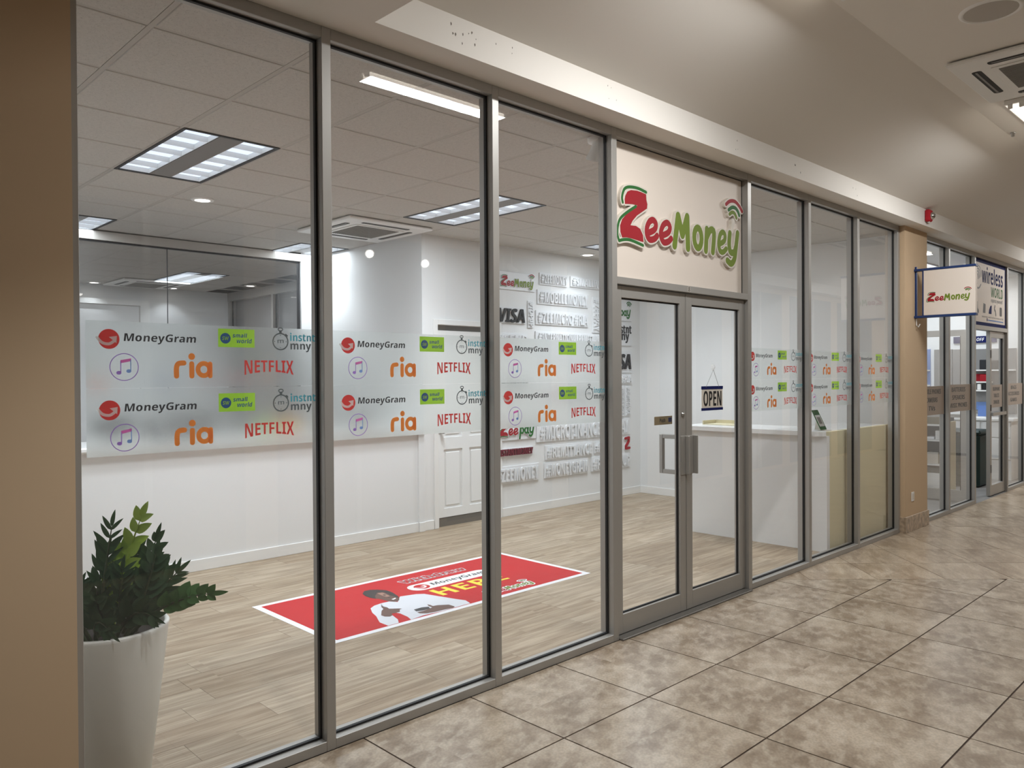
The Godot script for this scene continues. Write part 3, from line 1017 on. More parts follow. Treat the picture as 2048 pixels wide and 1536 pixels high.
func print_parts(parent):
	var T = face_z(Vector3(0, 0, 0))
	for row in 2:
		var dy = -0.247 * row
		var R = T * Transform3D(Basis(), Vector3(0, dy, 0))
		# round red arrow and the word beside it
		var st = new_st()
		prism(st, ellipse(0.104, 1.690, 0.0345, 0.0345, 32), R, 0, 0)
		obj("arrow_disc", st, M.ink_red, parent)
		st = new_st()
		stroke(st, poly([0.066,1.694,0.082,1.677,0.104,1.673,0.120,1.683]), 0.010, R, 0.0001, 0.0001)
		prism(st, poly([0.104,1.697,0.130,1.701,0.128,1.676]), R, 0.0001, 0.0001)
		obj("white_arrow", st, M.ink_white, parent)
		letters_obj("black_lettering", "MoneyGram", [0.151, 1.675, 0.403, 1.712], R, 0, 0, M.ink_black, parent, 0.12)
		# note in a ring
		st = new_st()
		stroke(st, ellipse(0.153, 1.593, 0.047, 0.047, 36), 0.0028, R, 0, 0, true, false)
		obj("note_ring", st, M.ink_lilac, parent)
		st = new_st()
		prism(st, poly([0.140,1.606,0.176,1.614,0.176,1.624,0.140,1.617]), R, 0, 0)
		obj("note_beam", st, M.ink_pink, parent)
		st = new_st()
		stroke(st, poly([0.1415,1.612,0.1415,1.574]), 0.003, R, 0, 0, false, false)
		prism(st, ellipse(0.135, 1.573, 0.0085, 0.0065, 16), R, 0, 0)
		obj("note_head", st, M.ink_lilac, parent)
		st = new_st()
		stroke(st, poly([0.1745,1.618,0.1745,1.580]), 0.003, R, 0, 0, false, false)
		prism(st, ellipse(0.168, 1.579, 0.0085, 0.0065, 16), R, 0, 0)
		obj("note_head", st, M.ink_sky, parent)
		# orange word in round letters
		st = new_st()
		stroke(st, poly([0.333,1.561,0.333,1.590,0.340,1.606,0.360,1.609]), 0.019, R, 0, 0)
		stroke(st, poly([0.389,1.561,0.389,1.606]), 0.019, R, 0, 0, false, false)
		prism(st, ellipse(0.389, 1.633, 0.0125, 0.0125, 20), R, 0, 0)
		stroke(st, ellipse(0.434, 1.585, 0.022, 0.023, 20), 0.018, R, 0, 0, true, false)
		stroke(st, poly([0.458,1.606,0.458,1.561]), 0.018, R, 0, 0, false, false)
		obj("orange_lettering", st, M.ink_orange, parent)
		# green card with blue disc
		st = new_st()
		prism(st, rect2(0.490, 1.671, 0.636, 1.741), R, 0, 0)
		obj("green_card", st, M.ink_lime, parent)
		st = new_st()
		prism(st, ellipse(0.5185, 1.7045, 0.0205, 0.0205, 24), R, 0.0001, 0.0001)
		letters(st, "small", 0.547, 1.7085, 0.603, 1.7255, R, 0.0001, 0.0001, 0.15)
		letters(st, "world", 0.561, 1.687, 0.622, 1.705, R, 0.0001, 0.0001, 0.15)
		obj("blue_lettering", st, M.ink_blue, parent)
		letters_obj("white_lettering", "SW", [0.5055, 1.6975, 0.5305, 1.7115], R, 0.0002, 0.0002, M.ink_lime, parent, 0.1)
		# stop watch and two words
		st = new_st()
		stroke(st, ellipse(0.7465, 1.698, 0.0325, 0.0325, 32), 0.005, R, 0, 0, true, false)
		stroke(st, ellipse(0.7465, 1.747, 0.010, 0.006, 14), 0.004, R, 0, 0, true, false)
		prism(st, rect2(0.741, 1.731, 0.752, 1.742), R, 0, 0)
		stroke(st, poly([0.770,1.727,0.776,1.722]), 0.006, R, 0, 0, false, false)
		for a in 4:
			prism(st, ellipse(0.7465 + 0.025 * cos(a * PI / 2), 1.698 + 0.025 * sin(a * PI / 2), 0.002, 0.002, 8), R, 0, 0)
		letters(st, "m", 0.734, 1.692, 0.760, 1.705, R, 0, 0, 0.0, false)
		letters(st, "mny", 0.790, 1.657, 0.884, 1.692, R, 0, 0)
		obj("grey_lettering", st, M.ink_grey, parent)
		letters_obj("teal_lettering", "instnt", [0.789, 1.701, 0.902, 1.735], R, 0, 0, M.ink_teal, parent)
		letters_obj("red_lettering", "NETFLIX", [0.594, 1.564, 0.803, 1.622], R, 0, 0, M.ink_red, parent, 0.0, true, 0.22)

func make_films():
	var where = ["the window in front of the potted plant", "the window facing the white panel door", "the window facing the raised letter boards", "the window between doors and counter end", "the window in front of the green counter sign", "the window beside the peach pilaster"]
	var first
	for k in BAYS.size():
		var f
		if k == 0:
			f = thing("window_film", "", "window film", Vector3.ZERO, "frosted films with printed logos")
			for r in [[1.519, 1.752], [1.284, 1.5175]]:
				box_obj("frosted_sheet", Vector3(0.030, r[0], -0.0008), Vector3(0.9, r[1], -0.0003), M.film, f)
			print_parts(f)
			first = f
		else:
			f = first.duplicate()
			f.name = numbered("window_film")
			add_child(f)
		f.position = Vector3(BAYS[k][0], 0, FZ - 0.0034)
		f.set_meta("label", "frosted film with printed logos on " + where[k])

# ------------------------------------------------------------------ inside the shop

func make_shop_interior():
	# long service counter below the back room
	var sc = thing("service_counter", "long white service counter with a thick white top", "counter")
	box_obj("front_panel", Vector3(0.655, 0, BACK - 0.12), Vector3(4.80, 1.01, BACK), M.wall_white, sc)
	box_obj("end_post", Vector3(4.80, 0, BACK - 0.14), Vector3(4.87, 1.01, BACK + 0.022), M.wall_white, sc)
	box_obj("countertop", Vector3(0.655, 1.01, BACK - 0.55), Vector3(4.865, 1.053, BACK + 0.075), M.white_gloss, sc, 0.012)
	box_obj("skirting", Vector3(0.655, 0, BACK), Vector3(4.80, 0.095, BACK + 0.014), M.white, sc, 0.003)
	box_obj("skirting", Vector3(4.80, 0, BACK + 0.022), Vector3(4.87, 0.095, BACK + 0.034), M.white, sc, 0.003)
	# things on the counter
	var top = 1.053
	var mo = thing("payment_monitor", "dark flat screen on the service counter behind the frosted film", "monitor", Vector3(2.04, top, -3.72))
	box_obj("screen", Vector3(-0.15, 0.07, -0.012), Vector3(0.15, 0.20, 0.012), M.black, mo, 0.004)
	box_obj("stand", Vector3(-0.02, 0.01, -0.02), Vector3(0.02, 0.09, -0.005), M.dark, mo)
	box_obj("foot", Vector3(-0.09, 0, -0.07), Vector3(0.09, 0.012, 0.05), M.dark, mo, 0.003)
	var ph = thing("desk_phone", "dark grey desk phone on the service counter", "phone", Vector3(2.38, top, -3.68))
	box_obj("body", Vector3(-0.11, 0, -0.08), Vector3(0.11, 0.05, 0.08), M.dark, ph, 0.01)
	box_obj("handset", Vector3(-0.10, 0.05, -0.07), Vector3(-0.045, 0.19, 0.06), M.black, ph, 0.012)
	box_obj("keypad", Vector3(0.0, 0.05, -0.05), Vector3(0.09, 0.055, 0.06), M.grey, ph)
	var pr = thing("receipt_printer", "low dark printer on the service counter beside the phone", "printer", Vector3(2.66, top, -3.72))
	box_obj("body", Vector3(-0.10, 0, -0.09), Vector3(0.10, 0.075, 0.09), M.dark, pr, 0.012)
	box_obj("paper_slot", Vector3(-0.04, 0.075, 0.0), Vector3(0.04, 0.079, 0.02), M.grey, pr)
	var rb = thing("leaflet_box", "red and yellow leaflet box on the service counter", "box", Vector3(3.52, top, -3.70))
	box_obj("lower_body", Vector3(-0.10, 0, -0.05), Vector3(0.10, 0.055, 0.05), M.red, rb, 0.003)
	box_obj("upper_body", Vector3(-0.10, 0.055, -0.05), Vector3(0.10, 0.105, 0.05), M.print_yellow, rb, 0.003)
	box_obj("lid", Vector3(-0.10, 0.105, -0.05), Vector3(0.10, 0.14, 0.05), M.red, rb, 0.003)
	var bo = thing("spray_bottle", "small pale green bottle on the service counter", "bottle", Vector3(3.30, top, -3.74))
	var st = new_st()
	lathe(st, [Vector2(0, 0), Vector2(0.032, 0), Vector2(0.034, 0.01), Vector2(0.034, 0.10), Vector2(0.014, 0.13), Vector2(0.012, 0.15)], Transform3D(), 20)
	obj("body", st, M.ink_lime, bo)
	st = new_st()
	lathe(st, [Vector2(0.014, 0.15), Vector2(0.014, 0.175), Vector2(0, 0.178)], Transform3D(), 16)
	obj("cap", st, M.white, bo)
	var ct = thing("card_terminal", "slim upright grey card terminal on the open end of the counter", "terminal", Vector3(4.22, top, -3.58))
	box_obj("foot", Vector3(-0.10, 0, -0.05), Vector3(0.10, 0.012, 0.05), M.grey, ct, 0.004)
	box_obj("body", Vector3(-0.038, 0.012, -0.02), Vector3(0.038, 0.175, 0.02), M.dark, ct, 0.008)
	var gl = thing("drinking_glass", "small glass jar with greenery at the end of the counter", "jar", Vector3(4.62, top, -3.62))
	st = new_st()
	lathe(st, [Vector2(0, 0), Vector2(0.035, 0), Vector2(0.042, 0.12), Vector2(0.039, 0.12), Vector2(0.033, 0.006), Vector2(0, 0.006)], Transform3D(), 24)
	obj("body", st, M.lens, gl)
	for k in 5:
		var a = TAU * k / 5
		st = new_st()
		tube(st, [Vector3(0, 0.01, 0), Vector3(0.02 * cos(a), 0.13, 0.02 * sin(a)), Vector3(0.05 * cos(a), 0.20, 0.05 * sin(a))], [0.003, 0.006, 0.001], 6)
		obj("sprig", st, M.leaf_mid, gl)
	# behind the counter
	var ch = thing("office_chair", "dark grey high-backed office chair behind the service counter", "chair", Vector3(2.95, 0, -4.45))
	box_obj("backrest", Vector3(-0.24, 0.62, -0.05), Vector3(0.24, 1.25, 0.03), M.grey, ch, 0.03)
	box_obj("seat", Vector3(-0.25, 0.45, 0.0), Vector3(0.25, 0.53, 0.48), M.grey, ch, 0.03)
	st = new_st()
	lathe(st, [Vector2(0.0, 0.06), Vector2(0.03, 0.06), Vector2(0.03, 0.45), Vector2(0, 0.45)], Transform3D(Basis(), Vector3(0, 0, 0.24)), 14)
	obj("gas_column", st, M.black, ch)
	for k in 5:
		var a = TAU * k / 5
		st = new_st()
		tube(st, [Vector3(0, 0.09, 0.24), Vector3(0.28 * cos(a), 0.04, 0.24 + 0.28 * sin(a))], [0.025, 0.018], 8)
		obj("leg", st, M.black, ch)
	var cards = [[1.95, 1.46, 0.20, 0.09, "ink_red"], [2.35, 1.46, 0.17, 0.09, "ink_orange"], [2.95, 1.50, 0.22, 0.06, "ink_blue"], [3.45, 1.52, 0.12, 0.07, "ink_red"], [3.75, 1.53, 0.20, 0.07, "ink_red"], [4.15, 1.55, 0.14, 0.07, "ink_orange"], [2.15, 1.62, 0.12, 0.10, "lime"], [3.95, 1.74, 0.13, 0.09, "green"]]
	var names = ["long red", "wide orange", "blue", "small red", "wide red", "small orange", "yellow-green", "dark green"]
	for k in cards.size():
		var c = cards[k]
		var o = box_obj("notice_card", Vector3(0, 0, 0), Vector3(c[2], c[3], 0.002), M[c[4]], self)
		o.position = Vector3(c[0], c[1], GLASS_WALL - 0.043)
		tag(o, names[k] + " notice card stuck on the glass partition behind the counter", "card", "notice cards on the glass partition")
	# panel door in the back wall
	var dr = setting("door_3", "white moulded panel door with a metal knob in the back wall", "door")
	var dz = BACK - 0.03
	box_obj("trim", Vector3(5.005, 0, BACK), Vector3(5.06, 2.145, BACK + 0.018), M.white, dr, 0.003)
	box_obj("trim", Vector3(5.90, 0, BACK), Vector3(5.955, 2.145, BACK + 0.018), M.white, dr, 0.003)
	box_obj("trim", Vector3(5.06, 2.09, BACK), Vector3(5.90, 2.145, BACK + 0.018), M.white, dr, 0.003)
	var xs = [5.066, 5.165, 5.415, 5.515, 5.765, 5.894]
	var ys = [0.095, 0.185, 0.80, 0.925, 1.62, 1.72, 1.94, 2.035]
	for x in [0, 2, 4]:
		box_obj("stile", Vector3(xs[x], ys[0], dz - 0.04), Vector3(xs[x + 1], ys[7], dz), M.white_gloss, dr)
	for y in [0, 2, 4, 6]:
		for x in [1, 3]:
			box_obj("rail", Vector3(xs[x], ys[y], dz - 0.04), Vector3(xs[x + 1], ys[y + 1], dz), M.white_gloss, dr)
	for y in [1, 3, 5]:
		for x in [1, 3]:
			box_obj("panel", Vector3(xs[x], ys[y], dz - 0.035), Vector3(xs[x + 1], ys[y + 1], dz - 0.016), M.white_gloss, dr)
			box_obj("raised_field", Vector3(xs[x] + 0.03, ys[y] + 0.03, dz - 0.018), Vector3(xs[x + 1] - 0.03, ys[y + 1] - 0.03, dz - 0.006), M.white_gloss, dr, 0.008)
	box_obj("bottom_gap_shade", Vector3(5.066, 0.0, dz - 0.03), Vector3(5.894, 0.09, dz - 0.006), M.alu_dark, dr)  # dark strip painting the shade in the gap under the door
	box_obj("top_gap_shade", Vector3(5.066, 2.04, dz - 0.03), Vector3(5.894, 2.09, dz - 0.02), M.grey, dr)  # grey strip painting the dim corridor seen through the gap over the door
	st = new_st()
	lathe(st, [Vector2(0.03, 0), Vector2(0.03, 0.006), Vector2(0.012, 0.01), Vector2(0.012, 0.03), Vector2(0.026, 0.04), Vector2(0.028, 0.055), Vector2(0.018, 0.066), Vector2(0, 0.068)], Transform3D(Basis(Vector3(1, 0, 0), Vector3(0, 0, 1), Vector3(0, -1, 0)), Vector3(5.118, 0.995, dz)), 24)
	obj("knob", st, M.steel, dr)
	# reception counter by the window
	var rc = thing("reception_counter", "white reception counter with a cream end panel facing the windows", "counter")
	box_obj("front_panel", Vector3(6.72, 0, -1.60), Vector3(6.80, 1.015, -0.125), M.wall_white, rc)
	box_obj("inner_panel", Vector3(7.20, 0, -1.60), Vector3(7.24, 1.015, -0.60), M.wall_white, rc)
	box_obj("rear_panel", Vector3(6.80, 0, -1.60), Vector3(7.20, 1.015, -1.56), M.wall_white, rc)
	box_obj("cream_panel", Vector3(6.775, 0, -0.16), Vector3(8.16, 1.053, -0.122), M.cream, rc, 0.002)
	box_obj("cream_panel_end", Vector3(8.12, 0, -0.60), Vector3(8.16, 1.05, -0.16), M.cream, rc)
	st = new_st()
	var outline = PackedVector2Array([Vector2(7.26, 1.61), Vector2(6.66, 1.61), Vector2(6.655, 1.59), Vector2(6.655, 0.20), Vector2(6.662, 0.17), Vector2(6.68, 0.145), Vector2(6.72, 0.13), Vector2(6.775, 0.161), Vector2(8.12, 0.161), Vector2(8.12, 0.60), Vector2(7.26, 0.60)])
	prism(st, outline, face_up(Vector3.ZERO), 1.015, 1.055)
	obj("countertop", st, M.white_gloss, rc)
	var desk = thing("document_tray", "flat pale tray lying on the reception counter", "tray", Vector3(7.05, 1.0555, -1.30))
	box_obj("base", Vector3(-0.12, 0, -0.2), Vector3(0.12, 0.006, 0.2), M.cream, desk)
	for r in [[-0.12, -0.2, 0.12, -0.19], [-0.12, 0.19, 0.12, 0.2], [0.11, -0.19, 0.12, 0.19]]:
		box_obj("rim", Vector3(r[0], 0.006, r[1]), Vector3(r[2], 0.04, r[3]), M.cream, desk)
	var gs = thing("counter_card", "green and white card on a leaning stand on the reception counter", "sign", Vector3(6.86, 1.0565, -0.215))
	var G = Transform3D(Basis(Vector3(1, 0, 0), Vector3(0, 0.898, -0.44), Vector3(0, 0.44, 0.898)), Vector3(0, 0.002, 0))
	for part in [["card_green", rect2(-0.06, 0.004, 0.06, 0.195), 0.0, 0.004, "green"], ["card_white", rect2(-0.048, 0.035, 0.048, 0.145), 0.004, 0.0046, "print_white"], ["card_print", rect2(-0.03, 0.06, 0.03, 0.125), 0.0046, 0.005, "grey"]]:
		st = new_st()
		prism(st, part[1], G, part[2], part[3])
		obj(part[0], st, M[part[4]], gs)
	st = new_st()
	box(st, Vector3(-0.06, 0.0, -0.03), Vector3(0.06, 0.004, 0.045))
	obj("stand_foot", st, M.edge, gs)
	st = new_st()
	prism(st, poly([0.0, 0.004, 0.075, 0.004, 0.055, 0.11]), Transform3D(Basis(Vector3(0, 0, -1), Vector3(0, 1, 0), Vector3(1, 0, 0)), Vector3.ZERO), -0.02, 0.02)
	obj("stand_back", st, M.edge, gs)

# ------------------------------------------------------------------ raised boards on the back wall

func wall_x(x):
	return x * 0.9632

func wall_y(y):
	return 1.5506 + (y - 1.5506) * 0.9632

func board(label, r, pieces, thick = 0.016):
	var x0 = wall_x(r[0])
	var y0 = wall_y(r[1])
	var x1 = wall_x(r[2])
	var y1 = wall_y(r[3])
	var b = thing("wall_board", label, "sign board", Vector3(x0, y0, BACK), "raised sign boards on the back wall")
	var w = x1 - x0
	var h = y1 - y0
	box_obj("board", Vector3(0, 0, 0), Vector3(w, h, thick), M.board, b, 0.002)
	for p in pieces:
		var st = new_st()
		if p.has("up"):
			var T = Transform3D(Basis(Vector3(0, -1, 0), Vector3(1, 0, 0), Vector3(0, 0, 1)), Vector3(0, h, 0))
			letters(st, p.t, h * 0.05, w * 0.14, h * 0.95, w * 0.86, T, thick, thick + 0.014)
		else:
			var q = p.get("r", [0.03, 0.14, 0.97, 0.86])
			letters(st, p.t, w * q[0], h * q[1], w * q[2], h * q[3], face_z(), thick, thick + p.get("d", 0.02), p.get("slant", 0.0))
		obj("lettering", st, M[p.get("m", "board")], b)
	return b

func make_wall_signs():
	var b = board("white board with small red and green word mark near the ceiling", [6.138, 2.558, 6.739, 2.763], [])
	word_mark(b, face_z(Vector3(0.02, 0.01, 0)), 0.375, 0.016, 0.030, false, 0.006, "board")
	board("short board with raised white letters beside the red and green board, near the ceiling", [6.822, 2.657, 7.313, 2.802], [{"t": "#ZEEMONEY"}])
	board("board with raised white letters between two upright mullions, near the ceiling", [7.378, 2.672, 8.20, 2.803], [{"t": "#SMALLWORLD"}])
	board("white board with raised white letters #MOBILEMONEY", [6.781, 2.422, 7.716, 2.595], [{"t": "#MOBILEMONEY"}])
	board("board with four big raised black letters below the red and green board", [6.10, 2.168, 6.576, 2.355], [{"t": "VISA", "m": "black", "r": [0.02, 0.06, 0.94, 0.92], "slant": 0.14}])
	board("narrow upright board with raised white letters #TOPUP", [6.619, 2.129, 6.71, 2.449], [{"t": "#TOPUP", "up": true}])
	board("board with two raised white hashtag words under the MOBILEMONEY board", [6.753, 2.175, 7.714, 2.345], [{"t": "#ZEEMICRO #RIA"}])
	board("narrow upright lettered board beside the MOBILEMONEY board", [7.80, 2.11, 7.952, 2.572], [{"t": "#ZEEPAY", "up": true}])
	board("white board behind the film under the four black letters", [6.10, 1.924, 6.605, 2.054], [{"t": "#SEND"}])
	board("long white board behind the film under the two hashtag words", [6.745, 1.949, 8.05, 2.094], [{"t": "#INTERNATIONALREMITTANCE"}])
	board("white board with raised white letters behind the lower film", [6.745, 1.70, 8.05, 1.87], [{"t": "#SENDMONEY #CASHOUT"}])
	board("white board with dark grey letters behind the lower film", [6.15, 1.38, 6.64, 1.52], [{"t": "PAYOUT", "m": "ink_grey", "r": [0.05, 0.15, 0.95, 0.85]}])
	board("white board with a red disc and black letters behind the film", [6.98, 1.25, 7.95, 1.44], [{"t": "O", "m": "red", "r": [0.02, 0.1, 0.16, 0.9]}, {"t": "MoneyGram", "m": "black", "r": [0.22, 0.15, 0.97, 0.85]}])
	b = board("white board with red and green word mark under the film", [6.1047, 0.8149, 6.74, 0.9914], [])
	word_mark(b, face_z(Vector3(0.02, 0.015, 0)), 0.52, 0.016, 0.032, true, 0.006, "board")
	board("long board with raised white letters #MICROFINANCE", [6.7525, 0.7609, 8.5777, 0.9842], [{"t": "#MICROFINANCE #ZEEPAY"}])
	board("white board with raised maroon letters", [6.0631, 0.6312, 6.6902, 0.7236], [{"t": "INSTANTMONEY", "m": "dark_red", "r": [0.03, 0.08, 0.97, 0.92]}])
	board("board with raised white letters #REMITTANCE", [6.9041, 0.5377, 7.7865, 0.7121], [{"t": "#REMITTANCE"}])
	board("board with raised white letters between #REMITTANCE and a red Z", [7.8229, 0.5523, 8.3835, 0.7038], [{"t": "#LOAN"}])
	board("lowest board with raised white letters, under the maroon lettering", [6.0631, 0.3145, 6.7909, 0.517], [{"t": "#ZEEMONEY"}])
	board("lowest board with raised white letters, under #REMITTANCE", [6.8864, 0.3166, 7.6983, 0.5066], [{"t": "#MONEYGRAM"}])
	board("lowest board ending in TOPUP by the wall corner", [7.7606, 0.3218, 8.5704, 0.5097], [{"t": "#RIA #TOPUP"}])
	b = board("small board with a green word mark by the wall corner", [8.05, 2.292, 8.62, 2.60], [])
	word_mark(b, face_z(Vector3(0.02, 0.02, 0)), 0.47, 0.016, 0.026, true, 0.004, "board")
	board("board with two lines of small black letters by the wall corner", [8.22, 1.959, 8.62, 2.272], [{"t": "instnt", "m": "black", "r": [0.1, 0.52, 0.97, 0.92], "d": 0.006}, {"t": "mny", "m": "black", "r": [0.1, 0.12, 0.85, 0.52], "d": 0.006}])
	board("board with big black letters by the wall corner", [8.11, 1.595, 8.62, 1.891], [{"t": "VISA", "m": "black", "r": [0.02, 0.15, 0.93, 0.85], "slant": 0.12}])
	board("narrow upright lettered board under the big black letters at the corner", [8.362, 0.99, 8.45, 1.423], [{"t": "#MOBILEMONEY", "up": true}])
	board("narrow upright lettered board closest to the wall corner", [8.477, 1.01, 8.586, 1.421], [{"t": "#REMITTANCE", "up": true}])
	board("small board with raised white letters over the narrow upright boards", [8.363, 1.446, 8.61, 1.574], [{"t": "#RIA"}])
	var z = thing("letter_mark", "single raised red letter Z on the back wall near the corner", "letter", Vector3(8.136, 0.59, BACK))
	var st = new_st()
	stroke(st, poly([0.02,0.15,0.09,0.16,0.085,0.11,0.03,0.05,0.03,0.02,0.10,0.025]), 0.03, face_z(), 0.0, 0.03, false, false)
	obj("letter", st, M.red, z)
	st = new_st()
	stroke(st, poly([0.02,0.15,0.09,0.16,0.085,0.11,0.03,0.05,0.03,0.02,0.10,0.025]), 0.042, face_z(), 0.0, 0.012, false, false)
	obj("backing", st, M.board, z)

# ------------------------------------------------------------------ lights and air units in the shop ceiling

func troffer(x, z, label, power):
	var t = thing("ceiling_light", label, "ceiling light", Vector3(x, 2.994, z), "louvred ceiling lights")
	var w = TILE
	var l = 2 * TILE
	var st = new_st()
	for r in [[0.004, -l + 0.004, 0.024, -0.004], [w - 0.024, -l + 0.004, w - 0.004, -0.004], [0.024, -0.024, w - 0.024, -0.004], [0.024, -l + 0.004, w - 0.024, -l + 0.024]]:
		box(st, Vector3(r[0], 0, r[1]), Vector3(r[2], 0.008, r[3]))
	obj("rim", st, M.black, t)
	st = new_st()
	for r in [[0.006, -l + 0.006, 0.026, -0.006], [w - 0.026, -l + 0.006, w - 0.006, -0.006], [0.026, -0.026, w - 0.026, -0.006], [0.026, -l + 0.006, w - 0.026, -l + 0.026]]:
		box(st, Vector3(r[0], 0.008, r[1]), Vector3(r[2], 0.06, r[3]))
	obj("housing", st, M.white_gloss, t)
	box_obj("middle_panel", Vector3(0.232, 0.004, -l + 0.022), Vector3(w - 0.232, 0.02, -0.022), M.grey, t)
	for s in 2:
		var x0 = 0.026 if s == 0 else w - 0.228
		box_obj("lamp_reflector", Vector3(x0, 0.040, -l + 0.024), Vector3(x0 + 0.202, 0.045, -0.024), M.louvre_glow, t)
		st = new_st()
		for k in range(1, 6):
			var zz = -l * k / 6.0
			box(st, Vector3(x0, 0.006, zz - 0.0015), Vector3(x0 + 0.202, 0.040, zz + 0.0015))
		for xx in [x0, x0 + 0.2]:
			box(st, Vector3(xx, 0.006, -l + 0.024), Vector3(xx + 0.002, 0.040, -0.024))
		obj("louvre", st, M.white_gloss, t)
	area_light(t, Vector3(w / 2, -0.012, -l / 2), Vector2(w - 0.06, l - 0.06), SHOP_LIGHT * power * 0.62, COOL)
	for k in 2:      # the louvre throws much of the light straight down
		spot_light(t, Vector3(w / 2, -0.13, -l * (0.27 + 0.46 * k)), t.position + Vector3(w / 2, -2, -l * (0.27 + 0.46 * k)), 68.0, SHOP_LIGHT * power * 0.34, COOL, 0.11, 1.0)

func cassette(at, size, label, turn = 0.0):
	var t = thing("air_conditioner", label, "air conditioner", at, "ceiling air conditioners")
	t.rotation.y = turn
	var h = size / 2
	var D = face_down(Vector3.ZERO)
	var st = new_st()
	var i = h - 0.20
	box(st, Vector3(-h, -0.034, -h), Vector3(h, -0.006, h), 0.010)
	obj("panel", st, M.white, t)
	box_obj("neck", Vector3(-h + 0.05, -0.006, -h + 0.05), Vector3(h - 0.05, 0.0, h - 0.05), M.white, t)
	for k in 4:
		var R = Transform3D(Basis(Vector3.UP, k * PI / 2), Vector3.ZERO)
		st = new_st()
		prism(st, round_rect(-i * 0.98, -0.028, i * 0.98, 0.028, 0.02), R * Transform3D(Basis(), Vector3(0, 0, h - 0.115)) * D, 0.034, 0.0352)
		obj("air_slot", st, M.slot, t)
		st = new_st()
		prism(st, rect2(-i * 0.9, -0.003, i * 0.9, 0.010), R * Transform3D(Basis(), Vector3(0, 0, h - 0.115)) * D, 0.035, 0.038)
		obj("flap", st, M.grey, t)
	box_obj("grille_frame", Vector3(-i, -0.040, -i), Vector3(i, -0.034, i), M.white, t, 0.004)
	box_obj("grille", Vector3(-i + 0.035, -0.0412, -i + 0.035), Vector3(i - 0.035, -0.040, i - 0.035), M.grille, t)
	st = new_st()
	var n = 22
	for k in n:
		var x = lerpf(-i + 0.045, i - 0.045, k / (n - 1.0))
		box(st, Vector3(x - 0.004, -0.0435, -i + 0.035), Vector3(x + 0.004, -0.0412, i - 0.035))
	obj("grille_slats", st, M.grille, t)

func downlight(at, label):
	var t = thing("downlight", label, "downlight", at, "round ceiling downlights")
	var st = new_st()
	lathe(st, [Vector2(0.060, 0.0), Vector2(0.085, 0.0), Vector2(0.090, 0.004), Vector2(0.090, 0.012)], Transform3D(Basis(), Vector3(0, -0.008, 0)), 28)
	obj("ring", st, M.white, t)
	st = new_st()
	lathe(st, [Vector2(0.0, 0.0), Vector2(0.060, 0.0), Vector2(0.062, 0.006)], Transform3D(Basis(), Vector3(0, -0.007, 0)), 28)
	obj("lamp_disc", st, M.lamp_glow, t)
	spot_light(t, Vector3(0, -0.012, 0), t.position + Vector3(0, -2, 0), 55.0, 0.22, COOL)

func soffit_light(at, energy, label):
	var t = thing("soffit_light", label, "downlight", at, "can lights under the low walkway soffit")
	var st = new_st()
	lathe(st, [Vector2(0.062, -0.02), Vector2(0.062, -0.125), Vector2(0.07, -0.13), Vector2(0.075, -0.125), Vector2(0.075, 0.0)], Transform3D(), 28)
	obj("can", st, M.white, t)
	st = new_st()
	lathe(st, [Vector2(0.0, -0.03), Vector2(0.060, -0.028)], Transform3D(), 28)
	obj("lamp_disc", st, M.lamp_glow, t)
	spot_light(t, Vector3(0, -0.14, 0), t.position + Vector3(0, -2, 0), 58.0, energy, WARM)

func spot_head(at, aim, label, lit):
	var t = thing("spot_lamp", label, "spot lamp", at, "small ceiling spot lamps")
	var up = HEAD - 0.006 - at.y
	var st = new_st()
	lathe(st, [Vector2(0, up - 0.03), Vector2(0.045, up - 0.03), Vector2(0.05, up - 0.02), Vector2(0.05, up)], Transform3D(), 24)
	obj("canopy", st, M.white, t)
	st = new_st()
	tube(st, [Vector3(0, 0.03, 0), Vector3(0, up - 0.03, 0)], 0.008, 10)
	obj("stem", st, M.white, t)
	var d = (aim - at).normalized()
	var side = d.cross(Vector3.UP).normalized()
	var B = Basis(side, d, side.cross(d))
	st = new_st()
	lathe(st, [Vector2(0.0, -0.075), Vector2(0.022, -0.070), Vector2(0.030, -0.05), Vector2(0.034, 0.0), Vector2(0.045, 0.05), Vector2(0.048, 0.06), Vector2(0.042, 0.06)], Transform3D(B, Vector3.ZERO), 24)
	obj("head", st, M.white, t)
	st = new_st()
	lathe(st, [Vector2(0.042, 0.055), Vector2(0.0, 0.058)], Transform3D(B, Vector3.ZERO), 24)
	obj("lamp_face", st, M.spot_glow if lit > 0 else M.lens, t)
	if lit > 0:
		spot_light(t, d * 0.066, aim, 38.0, lit, Color(1.0, 0.97, 0.93))

